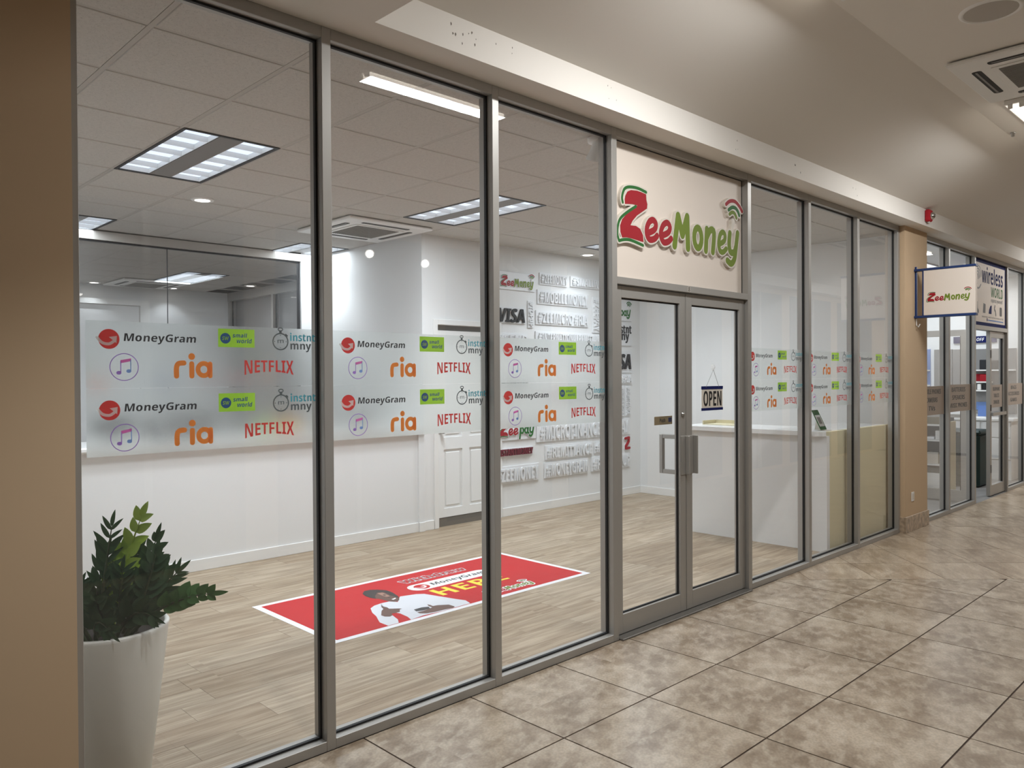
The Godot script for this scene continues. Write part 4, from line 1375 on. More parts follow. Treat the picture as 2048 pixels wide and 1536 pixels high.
func make_shop_ceiling_things():
	var labels = ["louvred ceiling light above the floor banner near the pier window", "louvred ceiling light next to the air conditioner over the front room", "louvred ceiling light over the reception side of the shop", "louvred ceiling light behind the service counter, half hidden by the pier", "louvred ceiling light by the white wall behind the service counter", "louvred ceiling light in the back room beside the outer wall", "louvred ceiling light in the back room beside its air conditioner"]
	for k in LIGHTS.size():
		troffer(LIGHTS[k][0], LIGHTS[k][1], labels[k], [1.0, 0.92, 0.85, 0.7, 0.55, 0.8, 0.8][k])
	cassette(Vector3(4.29, 2.998, -3.58), 0.94, "white ceiling air conditioner above the open end of the service counter")
	cassette(Vector3(4.30, 2.998, -9.42), 0.94, "white ceiling air conditioner seen through the glass partition in the back room")
	downlight(Vector3(2.64, 2.994, -3.42), "round downlight above the service counter")
	downlight(Vector3(7.16, 2.994, -3.2), "round downlight over the raised letter boards")
	downlight(Vector3(3.70, 2.994, -9.85), "round downlight in the back room near its air conditioner corner")
	downlight(Vector3(4.85, 2.994, -9.85), "round downlight in the back room by the rear frame post")
	downlight(Vector3(5.62, 2.994, -8.75), "round downlight in the back room by the grey glazing")
	spot_head(Vector3(3.70, 2.92, -0.20), Vector3(4.1, 0.3, -1.6), "lit spot lamp just inside the glass by the shop sign", 0.3)

# ------------------------------------------------------------------ things in the mall

func linear_light(x, z, label):
	var t = thing("linear_light", label, "ceiling light", Vector3(x, 3.5, z), "linear ceiling lights of the walkway")
	box_obj("housing", Vector3(0, -0.035, -0.075), Vector3(1.2, 0.0, 0.075), M.white, t, 0.004)
	for s in [-1, 1]:
		var st = new_st()
		tube(st, [Vector3(0.02, -0.049, s * 0.035), Vector3(1.18, -0.049, s * 0.035)], 0.013, 12)
		obj("lamp_tube", st, M.warm_glow, t)
		for e in [0.0, 1.18]:
			box_obj("lamp_holder", Vector3(e, -0.065, s * 0.035 - 0.015), Vector3(e + 0.02, -0.035, s * 0.035 + 0.015), M.white, t)
	area_light(t, Vector3(0.6, -0.070, 0), Vector2(1.16, 0.13), MALL_LIGHT, WARM)

func make_mall_things():
	linear_light(2.78, 1.23, "linear twin tube light over the walkway before the first windows")
	linear_light(6.45, 1.36, "linear twin tube light beside the walkway air conditioner")
	linear_light(12.2, 1.36, "linear twin tube light over the walkway by the neighbouring shop")
	linear_light(15.2, 1.36, "linear twin tube light at the far end of the walkway")
	cassette(Vector3(5.86, 3.498, 1.695), 0.94, "cream ceiling air conditioner in the raised walkway ceiling")
	cassette(Vector3(11.6, 3.498, 1.695), 0.94, "cream ceiling air conditioner over the walkway by the phone shop")
	var sp = thing("ceiling_speaker", "round grey speaker grille in the walkway ceiling", "speaker", Vector3(4.80, 3.5, 1.63))
	var st = new_st()
	lathe(st, [Vector2(0.128, -0.004), Vector2(0.135, -0.010), Vector2(0.150, -0.006), Vector2(0.153, 0.0)], Transform3D(), 40)
	obj("ring", st, M.white, sp)
	st = new_st()
	lathe(st, [Vector2(0.0, -0.010), Vector2(0.07, -0.009), Vector2(0.129, -0.005)], Transform3D(), 40)
	obj("grille", st, M.speaker_grille, sp)
	var sm = thing("sprinkler_head", "tiny sprinkler head in the sloping walkway ceiling", "sprinkler", Vector3(7.35, 3.495, 1.13))
	st = new_st()
	lathe(st, [Vector2(0, -0.03), Vector2(0.012, -0.028), Vector2(0.014, -0.01), Vector2(0.022, -0.004), Vector2(0.022, 0.004)], Transform3D(), 16)
	obj("head", st, M.steel, sm)
	soffit_light(Vector3(1.45, HEAD, 1.25), 1.7, "white can light under the low soffit before the plant window")
	soffit_light(Vector3(-0.3, HEAD, 1.25), 0.15, "white can light under the low soffit before the brown pier")
	spot_head(Vector3(4.20, 2.73, 3.28), Vector3(2.3, 1.2, 0), "lit spot lamp under the opposite soffit, facing the panel door window", 0.3)
	spot_head(Vector3(4.85, 2.70, 3.28), Vector3(3.1, 1.2, 0), "lit spot lamp under the opposite soffit, facing the double doors", 0.3)
	spot_head(Vector3(5.79, 2.74, 3.28), Vector3(6.6, 2.2, 3.3), "unlit spot lamp under the opposite soffit, turned aside", 0.0)
	spot_head(Vector3(6.07, 2.745, 3.28), Vector3(6.9, 2.2, 3.3), "unlit spot lamp under the opposite soffit at the end of its row", 0.0)
	# fire alarm
	var fa = thing("fire_alarm", "red fire alarm with clear strobe on the cream fascia", "fire alarm", Vector3(8.27, 3.095, TRAY_Z))
	box_obj("body", Vector3(-0.045, -0.058, 0), Vector3(0.045, 0.058, 0.05), M.strobe_red, fa, 0.012)
	st = new_st()
	lathe(st, [Vector2(0.036, 0.0), Vector2(0.035, 0.012), Vector2(0.026, 0.028), Vector2(0.010, 0.036), Vector2(0.0, 0.037)], Transform3D(Basis(Vector3(1, 0, 0), Vector3(0, 0, 1), Vector3(0, -1, 0)), Vector3(0.008, -0.004, 0.048)), 24)
	obj("strobe_lens", st, M.chrome, fa)
	st = new_st()
	lathe(st, [Vector2(0.0, -0.012), Vector2(0.012, -0.010), Vector2(0.012, 0.0)], Transform3D(Basis(), Vector3(0, -0.056, 0.025)), 12)
	obj("test_button", st, M.white, fa)
	# hanging blade sign
	var bs = thing("blade_sign", "small hanging sign with red and green letters in a dark blue bracket", "sign", Vector3(8.36, 0, 0.045))
	for r in [["wall_bar", Vector3(-0.012, 2.105, 0.0), Vector3(0.012, 2.62, 0.018)], ["arm", Vector3(-0.034, 2.572, 0.0), Vector3(0.034, 2.594, 0.55)], ["arm", Vector3(-0.034, 2.108, 0.0), Vector3(0.034, 2.130, 0.55)], ["frame_bar", Vector3(-0.03, 2.13, 0.075), Vector3(0.03, 2.572, 0.088)]]:
		box_obj(r[0], r[1], r[2], M.bracket_blue, bs, 0.002)
	box_obj("panel", Vector3(-0.03, 2.1305, 0.088), Vector3(0.03, 2.5715, 0.545), M.sign_panel, bs, 0.002)
	word_mark(bs, face_minus_x(Vector3(-0.03, 2.245, 0.118)), 0.275, 0.0002, 0.0008, false, 0.0)
	st = new_st()
	tube(st, [Vector3(0, 2.10, 0.012), Vector3(0, 2.04, 0.012), Vector3(0, 2.02, 0.03), Vector3(0, 2.05, 0.045)], 0.006, 8)
	obj("hook", st, M.white, bs)
	var ou = thing("wall_outlet", "white electrical wall plate low on the peach pilaster", "wall outlet", Vector3(8.277, 0.336, 0.045))
	box_obj("plate", Vector3(-0.035, -0.045, 0), Vector3(0.035, 0.045, 0.006), M.white, ou, 0.002)
	box_obj("insert", Vector3(-0.018, -0.028, 0.006), Vector3(0.018, 0.028, 0.0075), M.edge, ou)

# ------------------------------------------------------------------ plant

func leaf_mesh(length, width, material):
	var st = new_st()
	st.set_smooth_group(1)
	var n = 6
	var rows = []
	for i in n + 1:
		var t = float(i) / n
		var w = width * 0.5 * pow(sin(PI * pow(t, 0.75)), 0.8) if i > 0 and i < n else 0.0
		var y = length * t
		var z = -0.10 * length * t * t
		rows.append([Vector3(-w, y, z + w * 0.35), Vector3(0, y, z), Vector3(w, y, z + w * 0.35)])
	for i in n:
		for k in 2:
			var a = rows[i][k]
			var b = rows[i][k + 1]
			var c = rows[i + 1][k + 1]
			var d = rows[i + 1][k]
			if i > 0:
				tri(st, a, b, c)
			if i < n - 1 or true:
				tri(st, a, c, d)
	st.generate_normals()
	var m = st.commit()
	m.surface_set_material(0, material)
	return m

func make_plant():
	var base = Vector3(0.99, 0, -0.40)
	var p = thing("potted_plant", "dark green leafy plant in a tall white tapered pot inside the window", "potted plant", base)
	var st = new_st()
	lathe(st, [Vector2(0, 0), Vector2(0.135, 0.0), Vector2(0.143, 0.006), Vector2(0.213, 0.586), Vector2(0.216, 0.597), Vector2(0.212, 0.602), Vector2(0.200, 0.602), Vector2(0.197, 0.596), Vector2(0.190, 0.545)], Transform3D(), 56)
	obj("pot", st, M.pot, p)
	st = new_st()
	lathe(st, [Vector2(0.191, 0.548), Vector2(0.12, 0.556), Vector2(0.05, 0.552), Vector2(0.0, 0.558)], Transform3D(), 40)
	obj("soil", st, M.soil, p)
	# fronds: root, middle and tip given as offsets along the shop front, up and into the shop
	var narrow = {"leaf_dark": leaf_mesh(0.085, 0.022, M.leaf_dark), "leaf_mid": leaf_mesh(0.085, 0.026, M.leaf_mid), "leaf_lime": leaf_mesh(0.085, 0.034, M.leaf_lime)}
	var broad = {"leaf_dark": leaf_mesh(0.085, 0.040, M.leaf_dark), "leaf_mid": leaf_mesh(0.066, 0.044, M.leaf_mid), "leaf_lime": leaf_mesh(0.08, 0.042, M.leaf_lime)}
	# right is the direction across the view, deep the direction away from the windows
	var right = Vector3(0.717, 0, 0.697)
	var deep = Vector3(0.697, 0, -0.717)
	var fronds = [
		[0.00, 0.02, 0.03, 0.02, 0.115, 0.43, 0.03, "leaf_lime", "b", 8],
		[-0.04, 0.0, -0.02, 0.0, 0.015, 0.40, 0.0, "leaf_dark", "n", 10],
		[-0.06, 0.03, -0.08, 0.04, -0.045, 0.28, 0.07, "leaf_dark", "n", 8],
		[0.03, 0.05, 0.11, 0.05, 0.150, 0.335, 0.08, "leaf_dark", "b", 8],
		[0.06, 0.0, 0.15, 0.0, 0.190, 0.30, -0.01, "leaf_dark", "b", 8],
		[0.07, 0.02, 0.16, 0.03, 0.245, 0.21, 0.05, "leaf_dark", "n", 7],
		[0.08, -0.03, 0.20, -0.03, 0.41, 0.150, -0.04, "leaf_mid", "b", 6],
		[0.05, -0.06, 0.12, -0.08, 0.22, 0.09, -0.12, "leaf_dark", "b", 6],
		[-0.08, -0.02, -0.11, -0.03, -0.075, 0.19, -0.06, "leaf_dark", "n", 8],
		[-0.10, 0.02, -0.17, 0.02, -0.12, 0.15, 0.03, "leaf_dark", "b", 6],
		[-0.03, -0.07, -0.07, -0.12, -0.09, 0.12, -0.16, "leaf_dark", "b", 6],
		[0.02, -0.06, 0.03, -0.12, 0.04, 0.16, -0.17, "leaf_dark", "b", 6],
		[0.00, 0.08, -0.02, 0.12, 0.05, 0.27, 0.14, "leaf_dark", "b", 7],
		[0.04, -0.02, 0.06, -0.03, 0.08, 0.24, -0.05, "leaf_dark", "n", 8],
		[-0.02, 0.04, -0.02, 0.06, 0.02, 0.29, 0.08, "leaf_lime", "b", 6],
		[0.07, 0.06, 0.13, 0.10, 0.15, 0.19, 0.13, "leaf_dark", "b", 6],
		[-0.06, -0.05, -0.13, -0.08, -0.16, 0.07, -0.10, "leaf_dark", "b", 5],
		[0.00, -0.09, 0.01, -0.15, 0.09, 0.06, -0.18, "leaf_dark", "b", 5],
	]
	for f in fronds:
		var a = right * f[0] + deep * f[1] + Vector3(0, 0.55, 0)
		var b = right * f[2] + deep * f[3] + Vector3(0, 0.55 + maxf(0.16, f[5] * 0.55), 0)
		var c = right * f[4] + deep * f[6] + Vector3(0, 0.58 + f[5], 0)
		var path = []
		for i in 9:
			var t = i / 8.0
			path.append(a * (1 - t) * (1 - t) + b * 2 * t * (1 - t) + c * t * t)
		st = new_st()
		tube(st, path, [0.008, 0.008, 0.007, 0.0065, 0.006, 0.005, 0.004, 0.003, 0.0015], 7)
		var fr = obj("frond", st, M.leaf_lime if f[7] == "leaf_lime" else M.stem, p)
		var n = f[9]
		for i in n:
			var t = lerpf(0.5 if f[7] == "leaf_mid" else 0.28, 0.97, float(i) / (n - 1))
			var at = a * (1 - t) * (1 - t) + b * 2 * t * (1 - t) + c * t * t
			var d = (a * -2 * (1 - t) + b * 2 * (1 - 2 * t) + c * 2 * t).normalized()
			var across = d.cross(deep).normalized()
			across = across.rotated(d, rng.randf_range(-0.7, 0.7))
			for s in [-1.0, 1.0]:
				var lv = mesh_obj("leaf", narrow[f[7]] if f[8] == "n" else broad[f[7]], fr)
				var open = rng.randf_range(0.5, 0.85)
				var y = (d * cos(open) + across * s * sin(open)).normalized()
				var zz = (deep * -1.0 + d * rng.randf_range(0.2, 0.6) + across * rng.randf_range(-0.3, 0.3))
				zz = (zz - y * zz.dot(y)).normalized()
				var sz = rng.randf_range(0.75, 1.1) * (0.7 + 0.5 * sin(PI * t))
				lv.transform = Transform3D(Basis(y.cross(zz), y, zz).scaled_local(Vector3.ONE * sz), at)
		var tip = mesh_obj("leaf", narrow[f[7]], fr)
		var dt = (c - b).normalized()
		var zt = (deep * -1.0 - dt * (deep * -1.0).dot(dt)).normalized()
		tip.transform = Transform3D(Basis(dt.cross(zt), dt, zt).scaled_local(Vector3.ONE * 0.8), c)

# ------------------------------------------------------------------ printed sheet on the shop floor

func make_banner():
	var b = thing("floor_banner", "red floor sticker with white border showing a man in a white shirt", "floor sticker", Vector3(2.43, 0, -1.135))
	var W = 2.31
	var H = 1.045
	var T = face_up(Vector3.ZERO)
	var layer = func(called, polys, d, m):
		var st = new_st()
		for q in polys:
			prism(st, q, T, d, d)
		return obj(called, st, M[m], b)
	box_obj("sheet", Vector3(0, 0.0003, -H), Vector3(W, 0.0012, 0), M.print_white, b)
	layer.call("red_field", [rect2(0.045, 0.045, W - 0.045, H - 0.045)], 0.0015, "banner_red")
	# man printed on the sheet
	layer.call("printed_shirt", [poly([0.667,0.488,0.730,0.484,0.766,0.432,0.857,0.532,0.975,0.498,1.019,0.463,1.066,0.303,1.096,0.195,1.121,0.130,1.097,0.052,0.964,0.052,0.851,0.048,0.702,0.063,0.591,0.046,0.612,0.114,0.620,0.206,0.604,0.257,0.610,0.406]), poly([0.548,0.440,0.600,0.474,0.667,0.488,0.622,0.393,0.508,0.259,0.561,0.206,0.535,0.113,0.497,0.050,0.416,0.050,0.417,0.143,0.441,0.196,0.475,0.266,0.500,0.349])], 0.0018, "print_shirt")
	layer.call("printed_face", [poly([0.703,0.604,0.739,0.668,0.804,0.730,0.842,0.708,0.829,0.614,0.826,0.547,0.827,0.499,0.801,0.463,0.775,0.445,0.749,0.450,0.732,0.488,0.723,0.543,0.718,0.589])], 0.0021, "print_skin")
	layer.call("printed_hair", [poly([0.708,0.779,0.755,0.830,0.804,0.830,0.847,0.793,0.883,0.733,0.880,0.653,0.853,0.552,0.831,0.504,0.824,0.543,0.826,0.610,0.842,0.708,0.804,0.730,0.739,0.668,0.703,0.604,0.689,0.649,0.690,0.717])], 0.0024, "print_hair")
	layer.call("printed_cheek", [poly([0.789,0.713,0.826,0.702,0.815,0.606,0.792,0.557,0.778,0.628])], 0.0024, "print_skin_light")
	layer.call("printed_smile", [poly([0.772,0.516,0.814,0.528,0.806,0.508,0.776,0.497])], 0.0024, "print_white")
	layer.call("printed_eyes", [ellipse(0.800, 0.640, 0.010, 0.014, 10), ellipse(0.790, 0.572, 0.010, 0.014, 10)], 0.0027, "print_hair")
	layer.call("printed_phone", [poly([0.735,0.209,0.802,0.212,0.845,0.191,0.828,0.150,0.767,0.148,0.722,0.165])], 0.0021, "dark")
	layer.call("printed_hands", [poly([0.633,0.440,0.632,0.412,0.639,0.376,0.630,0.343,0.683,0.297,0.693,0.282,0.668,0.276,0.640,0.234,0.601,0.233,0.579,0.242,0.561,0.206,0.532,0.195,0.508,0.220,0.508,0.259,0.566,0.338,0.597,0.362]), poly([0.873,0.241,0.879,0.214,0.875,0.181,0.908,0.175,0.972,0.131,0.973,0.067,0.945,0.052,0.878,0.063,0.806,0.066,0.744,0.080,0.711,0.113,0.714,0.146,0.761,0.140,0.831,0.153,0.852,0.161,0.854,0.202])], 0.0024, "print_skin")
	# words
	var st = new_st()
	for k in 12:
		var o = Vector2(cos(TAU * k / 12), sin(TAU * k / 12)) * 0.012
		letters(st, "Withdraw", 1.085 + o.x, 0.785 + o.y, 1.70 + o.x, 0.872 + o.y, T, 0.0018, 0.0018)
	obj("white_outline", st, M.print_white, b)
	letters_obj("red_lettering", "Withdraw", [1.085, 0.785, 1.70, 0.872], T, 0.0021, 0.0021, M.banner_red, b)
	layer.call("white_pill", [round_rect(1.015, 0.545, 1.80, 0.715, 0.08, 8)], 0.0018, "print_white")
	layer.call("red_disc", [ellipse(1.125, 0.628, 0.062, 0.062, 28)], 0.0021, "banner_red")
	st = new_st()
	stroke(st, poly([1.066,0.632,1.092,0.600,1.130,0.598,1.152,0.620]), 0.016, T, 0.0024, 0.0024)
	prism(st, poly([1.118,0.642,1.166,0.650,1.160,0.606]), T, 0.0024, 0.0024)
	obj("white_arrow", st, M.print_white, b)
	letters_obj("black_lettering", "MoneyGram", [1.215, 0.580, 1.74, 0.668], T, 0.0021, 0.0021, M.ink_black, b, 0.1)
	letters_obj("yellow_lettering", "HERE", [1.09, 0.335, 1.75, 0.505], T, 0.0018, 0.0018, M.print_yellow, b)
	word_mark(b, Transform3D(T.basis, Vector3(1.335, 0, -0.085)), 0.33, 0.0016, 0.0024, false, 0.028, "print_white")

# ------------------------------------------------------------------ the neighbouring phone shop

func notice(at, w, h, lines, label):
	var t = thing("window_notice", label, "notice", at, "grey notices on the phone shop windows")
	box_obj("sheet", Vector3(0, 0, 0), Vector3(w, h, 0.001), M.notice, t)
	for k in lines.size():
		var l = lines[k]
		var lw = w * (0.12 + 0.05 * l.length())
		lw = minf(lw, w * 0.8)
		var y = h * (0.90 - 0.29 * k)
		letters_obj("lettering", l, [w * 0.48 - lw / 2, y - h * 0.17, w * 0.48 + lw / 2, y], face_z(), 0.001, 0.0016, M.ink_grey, t)

func make_neighbour():
	var E0 = 8.70
	var E1 = 13.60
	var Z = -2.6
	var sh = setting("wall_phone_shop", "white walls, floor and ceiling of the phone shop next door", "wall")
	box_obj("side_wall", Vector3(SIDE + 0.15, 0, Z), Vector3(E0, HEAD, -0.1), M.wall_white, sh)
	box_obj("rear_wall", Vector3(SIDE + 0.15, 0, Z - 0.1), Vector3(E1 + 0.1, HEAD, Z), M.wall_white, sh)
	box_obj("far_wall", Vector3(E1, 0, Z), Vector3(E1 + 0.1, HEAD, -0.1), M.wall_white, sh)
	box_obj("floor_slab", Vector3(SIDE + 0.15, -0.1, Z), Vector3(17, -0.002, 0), M.grey, sh)
	box_obj("ceiling_slab", Vector3(SIDE + 0.15, HEAD, Z), Vector3(E1 + 0.1, HEAD + 0.1, 0), M.white, sh)
	box_obj("front_wall", Vector3(E1, 0, -0.1), Vector3(17, HEAD, 0), M.peach, sh)
	var fr = setting("trim_phone_shop", "aluminium frame of the phone shop front", "frame")
	var mul = [8.70, 9.535, 10.47, 11.86, 12.80, 13.555]
	for x in mul:
		box_obj("mullion", Vector3(x, 0, -0.1), Vector3(x + 0.045, HEAD, 0), M.alu, fr, 0.0015)
	for k in mul.size() - 1:
		var x0 = mul[k] + 0.045
		var x1 = mul[k + 1]
		box_obj("head", Vector3(x0, RAIL, -0.1), Vector3(x1, HEAD, -0.0005), M.alu, fr)
		if k == 2:
			box_obj("transom", Vector3(x0, 2.09, -0.1), Vector3(x1, 2.14, -0.0005), M.alu, fr)
			continue
		box_obj("sill", Vector3(x0, 0, -0.1), Vector3(x1, SILL, -0.0005), M.alu, fr)
		var w = setting("window_%d" % (7 + k), ["phone shop window next to the peach pilaster", "phone shop window beside its open door", "", "phone shop window past its door", "phone shop window further along", "last phone shop window"][k], "window")
		gasket_ring(w, x0, SILL, x1, RAIL, FZ)
		pane_obj(Vector3(x0 + 0.002, SILL + 0.002, FZ - 0.003), Vector3(x1 - 0.002, RAIL - 0.002, FZ + 0.003), w)
	# doors: one closed, one swung into the shop
	for d in 2:
		var dr = setting("door_%d" % (4 + d), ["closed aluminium door leaf of the phone shop", "phone shop door leaf swung open into the shop"][d], "door", Vector3(11.853, 0, -0.05) if d == 0 else Vector3(10.53, 0, -0.10))
		var len = 0.66
		var sgn = -1.0
		if d == 1:
			dr.rotation.y = PI / 2 + 0.05
			sgn = 1.0
		var bx = func(called, a, c, y0, y1, m, z0 = -0.022, z1 = 0.022):
			box_obj(called, Vector3(minf(a * sgn, c * sgn), y0, z0), Vector3(maxf(a * sgn, c * sgn), y1, z1), m, dr)
		bx.call("stile", 0.0, 0.065, 0.012, 2.085, M.alu)
		bx.call("stile", len - 0.065, len, 0.012, 2.085, M.alu)
		bx.call("rail", 0.065, len - 0.065, 2.01, 2.085, M.alu)
		bx.call("rail", 0.065, len - 0.065, 0.012, 0.14, M.alu)
		bx.call("gasket", 0.065, 0.075, 0.14, 2.01, M.gasket, -0.01, 0.01)
		bx.call("gasket", len - 0.075, len - 0.065, 0.14, 2.01, M.gasket, -0.01, 0.01)
		pane_obj(Vector3(minf(0.067 * sgn, (len - 0.067) * sgn), 0.14, -0.003), Vector3(maxf(0.067 * sgn, (len - 0.067) * sgn), 2.01, 0.003), dr)
		bx.call("push_bar", 0.03, len - 0.03, 1.02, 1.06, M.steel, 0.03, 0.05)
		if d == 0:
			bx.call("lock", len - 0.045, len - 0.02, 1.08, 1.16, M.black, 0.022, 0.026)
			bx.call("hinge", len - 0.05, len - 0.015, 0.30, 0.40, M.grey, 0.022, 0.028)
			bx.call("hinge", len - 0.05, len - 0.015, 1.75, 1.85, M.grey, 0.022, 0.028)
	# sign over the door
	var sg = thing("phone_shop_sign", "white phone shop sign with dark blue border and navy letters", "sign", Vector3(10.515, 2.14, -0.02))
	var W = 1.345
	var H = RAIL - 2.14
	box_obj("border", Vector3(0, 0, -0.02), Vector3(W, H, 0.0), M.navy, sg)
	box_obj("panel", Vector3(0.03, 0.045, 0), Vector3(W - 0.05, H - 0.05, 0.002), M.notice, sg)
	sg.get_child(1).mesh.surface_set_material(0, M.sign_panel)
	var T = face_z(Vector3(0, 0, 0.002))
	var st = new_st()
	for k in 4:
		stroke(st, ellipse(0.17 - 0.02 * k, 0.60 - 0.012 * k, 0.10 - 0.02 * k, 0.12 - 0.022 * k, 20).slice(0, 14), 0.012 + 0.003 * k, T, 0, 0.0006)
	stroke(st, poly([0.05,0.50,0.12,0.45,0.20,0.46,0.26,0.50]), 0.02, T, 0, 0.0006)
	obj("swirl_mark", st, M.dark, sg)
	letters_obj("navy_lettering", "wireless", [0.30, 0.525, 1.20, 0.735], T, 0, 0.001, M.navy, sg)
	letters_obj("green_lettering", "WORLD", [0.68, 0.375, 1.20, 0.50], T, 0, 0.001, M.green, sg)
	letters_obj("grey_lettering", "express yourself", [0.68, 0.295, 1.19, 0.36], T, 0, 0.001, M.grey, sg)
	letters_obj("grey_lettering", "www.wirelessworld", [0.30, 0.105, 1.22, 0.13], T, 0, 0.001, M.grey, sg, 0.0, false)
	box_obj("blue_line", Vector3(0.55, 0.07, 0.002), Vector3(1.22, 0.085, 0.0026), M.ink_sky, sg)
	box_obj("mail_mark", Vector3(0.50, 0.065, 0.002), Vector3(0.53, 0.10, 0.0028), M.navy, sg)
	for k in 5:
		st = new_st()
		var x = 0.10 + 0.24 * k
		if k == 0:
			stroke(st, poly([x, 0.27, x + 0.01, 0.2, x + 0.05, 0.17]), 0.05, T, 0, 0.0006)
		elif k == 1:
			prism(st, poly([x, 0.16, x + 0.10, 0.16, x + 0.11, 0.27, x + 0.02, 0.28]), T, 0, 0.0006)
		elif k == 2:
			prism(st, poly([x, 0.16, x + 0.12, 0.16, x + 0.13, 0.27, x + 0.07, 0.26, x + 0.02, 0.21]), T, 0, 0.0006)
		elif k == 3:
			stroke(st, poly([x + 0.03, 0.27, x + 0.01, 0.23, x + 0.05, 0.2, x + 0.07, 0.155]), 0.03, T, 0, 0.0006)
		else:
			prism(st, round_rect(x, 0.15, x + 0.10, 0.265, 0.02), T, 0, 0.0006)
		obj("gadget_print", st, M.dark if k != 2 else M.navy, sg)
	# window notices
	notice(Vector3(8.76, 1.11, FZ + 0.004), 0.74, 0.31, ["MOBILE PHONES", "CAMERAS", "TVs"], "grey notice reading MOBILE PHONES CAMERAS on the window by the pilaster")
	notice(Vector3(9.60, 1.12, FZ + 0.004), 0.85, 0.31, ["BATTERIES", "SPEAKERS", "MUSIC PHONES"], "grey notice reading BATTERIES SPEAKERS on the window beside the open door")
	notice(Vector3(11.27, 1.12, -0.04), 0.50, 0.29, ["HEADPHONES", "TABLETS", "CHARGERS"], "grey notice on the closed phone shop door leaf")
	notice(Vector3(11.93, 1.13, FZ + 0.004), 0.85, 0.29, ["BAGS", "ACCESSORIES", "GAMES"], "grey notice on the window past the phone shop door")
	# open shelf unit behind the swung door, its shelves facing along the shop front
	var su = thing("display_shelf", "low shelf unit with a cream end panel inside the phone shop", "shelf", Vector3(10.64, 0, -0.40))
	for y in [0.30, 0.415, 0.72, 0.912]:
		box_obj("shelf_board", Vector3(0, y - 0.011, -0.75), Vector3(0.40, y + 0.011, 0), M.white, su)
	box_obj("rear_panel", Vector3(0.40, 0, -0.75), Vector3(0.42, 1.0, 0), M.dark, su)
	box_obj("plinth", Vector3(0.0, 0, -0.75), Vector3(0.40, 0.289, 0), M.white, su)
	box_obj("end_panel", Vector3(0.0, 0, 0), Vector3(0.42, 0.95, 0.02), M.cream, su)
	box_obj("end_panel", Vector3(0.0, 0, -0.77), Vector3(0.42, 0.95, -0.75), M.cream, su)
	var goods = [[0.924, -0.64, 0.46, 0.16, "olive", "large olive patterned case on top of the open shelf unit"], [0.732, -0.46, 0.08, 0.11, "white", "white product box on the upper shelf of the open unit"], [0.732, -0.56, 0.09, 0.03, "print_white", "flat pale box lying beside the white product box"], [0.427, -0.54, 0.15, 0.14, "edge", "pale printed carton on the middle shelf of the open unit"], [0.427, -0.68, 0.10, 0.12, "grey", "grey carton behind the pale printed carton"], [0.312, -0.52, 0.2, 0.07, "alu_dark", "low grey stack on the bottom shelf of the open unit"]]
	for g in goods:
		var o = box_obj("product_box", Vector3(0, 0, -g[2] / 2), Vector3(0.16, g[3], g[2] / 2), M[g[4]], self, 0.004)
		o.position = Vector3(10.67, g[0] + 0.0005, g[1])
		tag(o, g[5], "box", "goods on the open shelf unit")
	# far wall of the phone shop: white wall, grey display panels and shelves
	var rs = thing("display_wall", "grey display panels with white shelves on the far phone shop wall", "display", Vector3(E1, 0, 0))
	for r in [[-1.43, -1.17, 1.36, 1.94], [-1.16, -0.86, 1.36, 1.935], [-0.85, -0.30, 0.95, 1.932]]:
		box_obj("grey_panel", Vector3(-0.03, r[2], r[0]), Vector3(0, r[3], r[1]), M.grey, rs)
	for r in [[1.595, -0.85, -0.30], [1.415, -0.85, -0.60], [1.285, -0.85, -0.60], [1.60, -1.66, -1.49], [1.36, -1.66, -1.49]]:
		box_obj("shelf_board", Vector3(-0.16, r[0], r[1]), Vector3(-0.03, r[0] + 0.02, r[2]), M.white, rs)
	box_obj("lilac_panel", Vector3(-0.03, 1.30, -1.66), Vector3(0, 1.95, -1.49), M.ink_sky, rs)
	box_obj("poster", Vector3(-0.035, 1.44, -0.83), Vector3(-0.03, 1.55, -0.64), M.red, rs)
	box_obj("poster", Vector3(-0.035, 1.0, -0.83), Vector3(-0.03, 1.12, -0.64), M.ink_sky, rs)
	var wc = thing("wall_counter", "white drawer counter along the far phone shop wall", "counter", Vector3(E1, 0, 0))
	box_obj("body", Vector3(-0.50, 0, -1.8), Vector3(-0.06, 0.86, -0.25), M.white, wc)
	box_obj("top", Vector3(-0.54, 0.86, -1.84), Vector3(-0.06, 0.90, -0.21), M.white_gloss, wc, 0.005)
	for k in 4:
		box_obj("drawer", Vector3(-0.515, 0.62, -0.62 - 0.39 * k), Vector3(-0.50, 0.84, -0.26 - 0.39 * k), M.white, wc, 0.003)
		box_obj("drawer", Vector3(-0.515, 0.30, -0.62 - 0.39 * k), Vector3(-0.50, 0.60, -0.26 - 0.39 * k), M.white, wc, 0.003)
	var blue = thing("blue_board", "long blue board with white letters high on the far phone shop wall", "sign", Vector3(E1, 2.03, -1.15))
	box_obj("board", Vector3(-0.03, 0, 0), Vector3(0, 0.10, 0.59), M.navy, blue)
	letters_obj("lettering", "OFF", [0.32, 0.025, 0.42, 0.075], face_minus_x(Vector3(-0.03, 0, 0)), 0.0, 0.001, M.print_white, blue, 0.2)
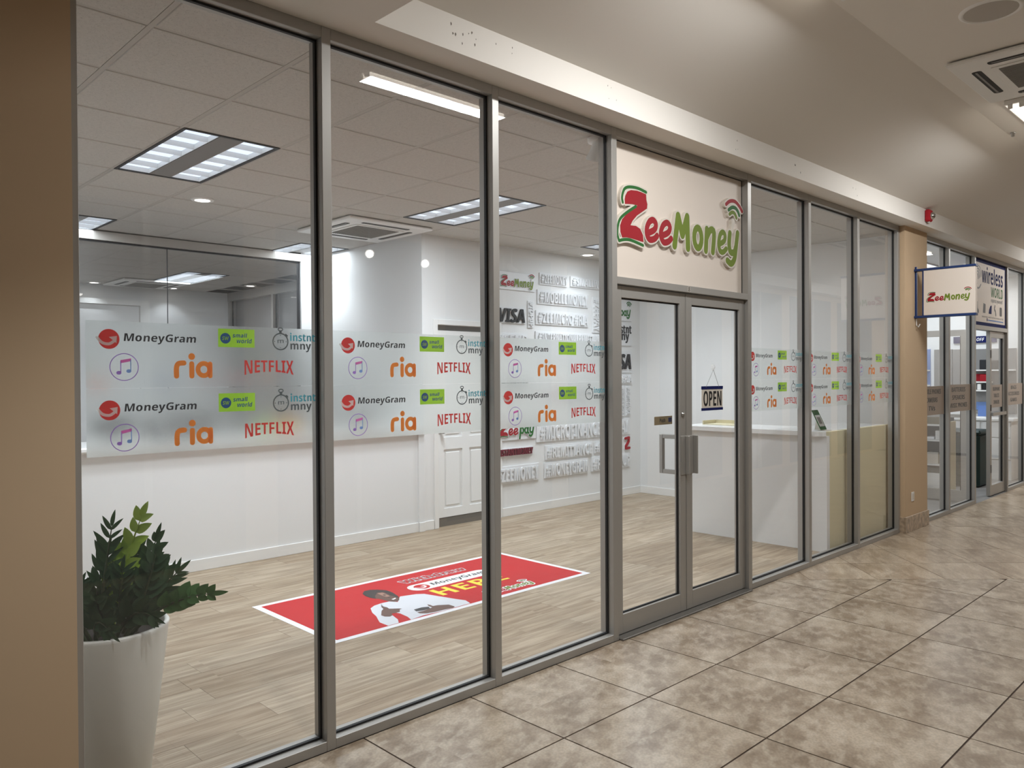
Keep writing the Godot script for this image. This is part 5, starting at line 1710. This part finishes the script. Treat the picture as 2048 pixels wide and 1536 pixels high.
	var items = [[1.616, -0.71, "black", 0.09, 0.15, "black headphone pack on the upper shelf of the far phone shop wall"], [1.616, -0.54, "dark", 0.13, 0.14, "dark speaker pack on the upper shelf of the far phone shop wall"], [1.436, -0.70, "red", 0.10, 0.10, "red pack on the middle shelf of the far phone shop wall"], [1.306, -0.76, "white", 0.05, 0.09, "white pack on the lower shelf of the far phone shop wall"], [1.306, -0.69, "black", 0.04, 0.10, "small black pack on the lower shelf of the far phone shop wall"], [1.621, -1.57, "dark", 0.08, 0.10, "dark pack on the lilac side shelf of the phone shop"], [1.381, -1.58, "white", 0.10, 0.10, "white pack on the lilac side shelf of the phone shop"]]
	for i in items:
		var o = box_obj("product_pack", Vector3(-0.05, 0, -i[3] / 2), Vector3(0.03, i[4], i[3] / 2), M[i[2]], self, 0.006)
		o.position = Vector3(E1 - 0.10, i[0] - 0.0005, i[1])
		tag(o, i[5], "package", "packs on the far phone shop wall")
	var st4 = thing("counter_stand", "small clear display stand with a pale blue card on the drawer counter", "display stand", Vector3(E1 - 0.30, 0.9005, -0.68))
	box_obj("foot", Vector3(-0.06, 0, -0.06), Vector3(0.06, 0.01, 0.06), M.white, st4)
	box_obj("card", Vector3(-0.005, 0.01, -0.055), Vector3(0.005, 0.17, 0.055), M.ink_sky, st4)
	var ch = thing("green_bin", "dark green upright bin inside the phone shop doorway", "bin", Vector3(12.2, 0, -0.58))
	box_obj("body", Vector3(-0.22, 0.0, -0.22), Vector3(0.22, 0.72, 0.22), M.bin_green, ch, 0.03)
	box_obj("lid", Vector3(-0.24, 0.72, -0.24), Vector3(0.24, 0.78, 0.24), M.bin_green, ch, 0.03)
	for k in 3:
		var t = thing("ceiling_panel", ["bright light panel over the phone shop window shelf", "bright light panel over the phone shop doorway", "bright light panel over the far phone shop windows"][k], "ceiling light", Vector3(9.6 + 1.5 * k, 2.985, -1.3), "flat light panels of the phone shop")
		box_obj("frame", Vector3(-0.31, 0, -0.61), Vector3(0.31, 0.014, 0.61), M.white, t)
		box_obj("lamp_panel", Vector3(-0.29, -0.002, -0.59), Vector3(0.29, 0.0, 0.59), M.tube_glow, t)
		area_light(t, Vector3(0, -0.012, 0), Vector2(0.58, 1.18), SHOP_LIGHT * 0.5, COOL)
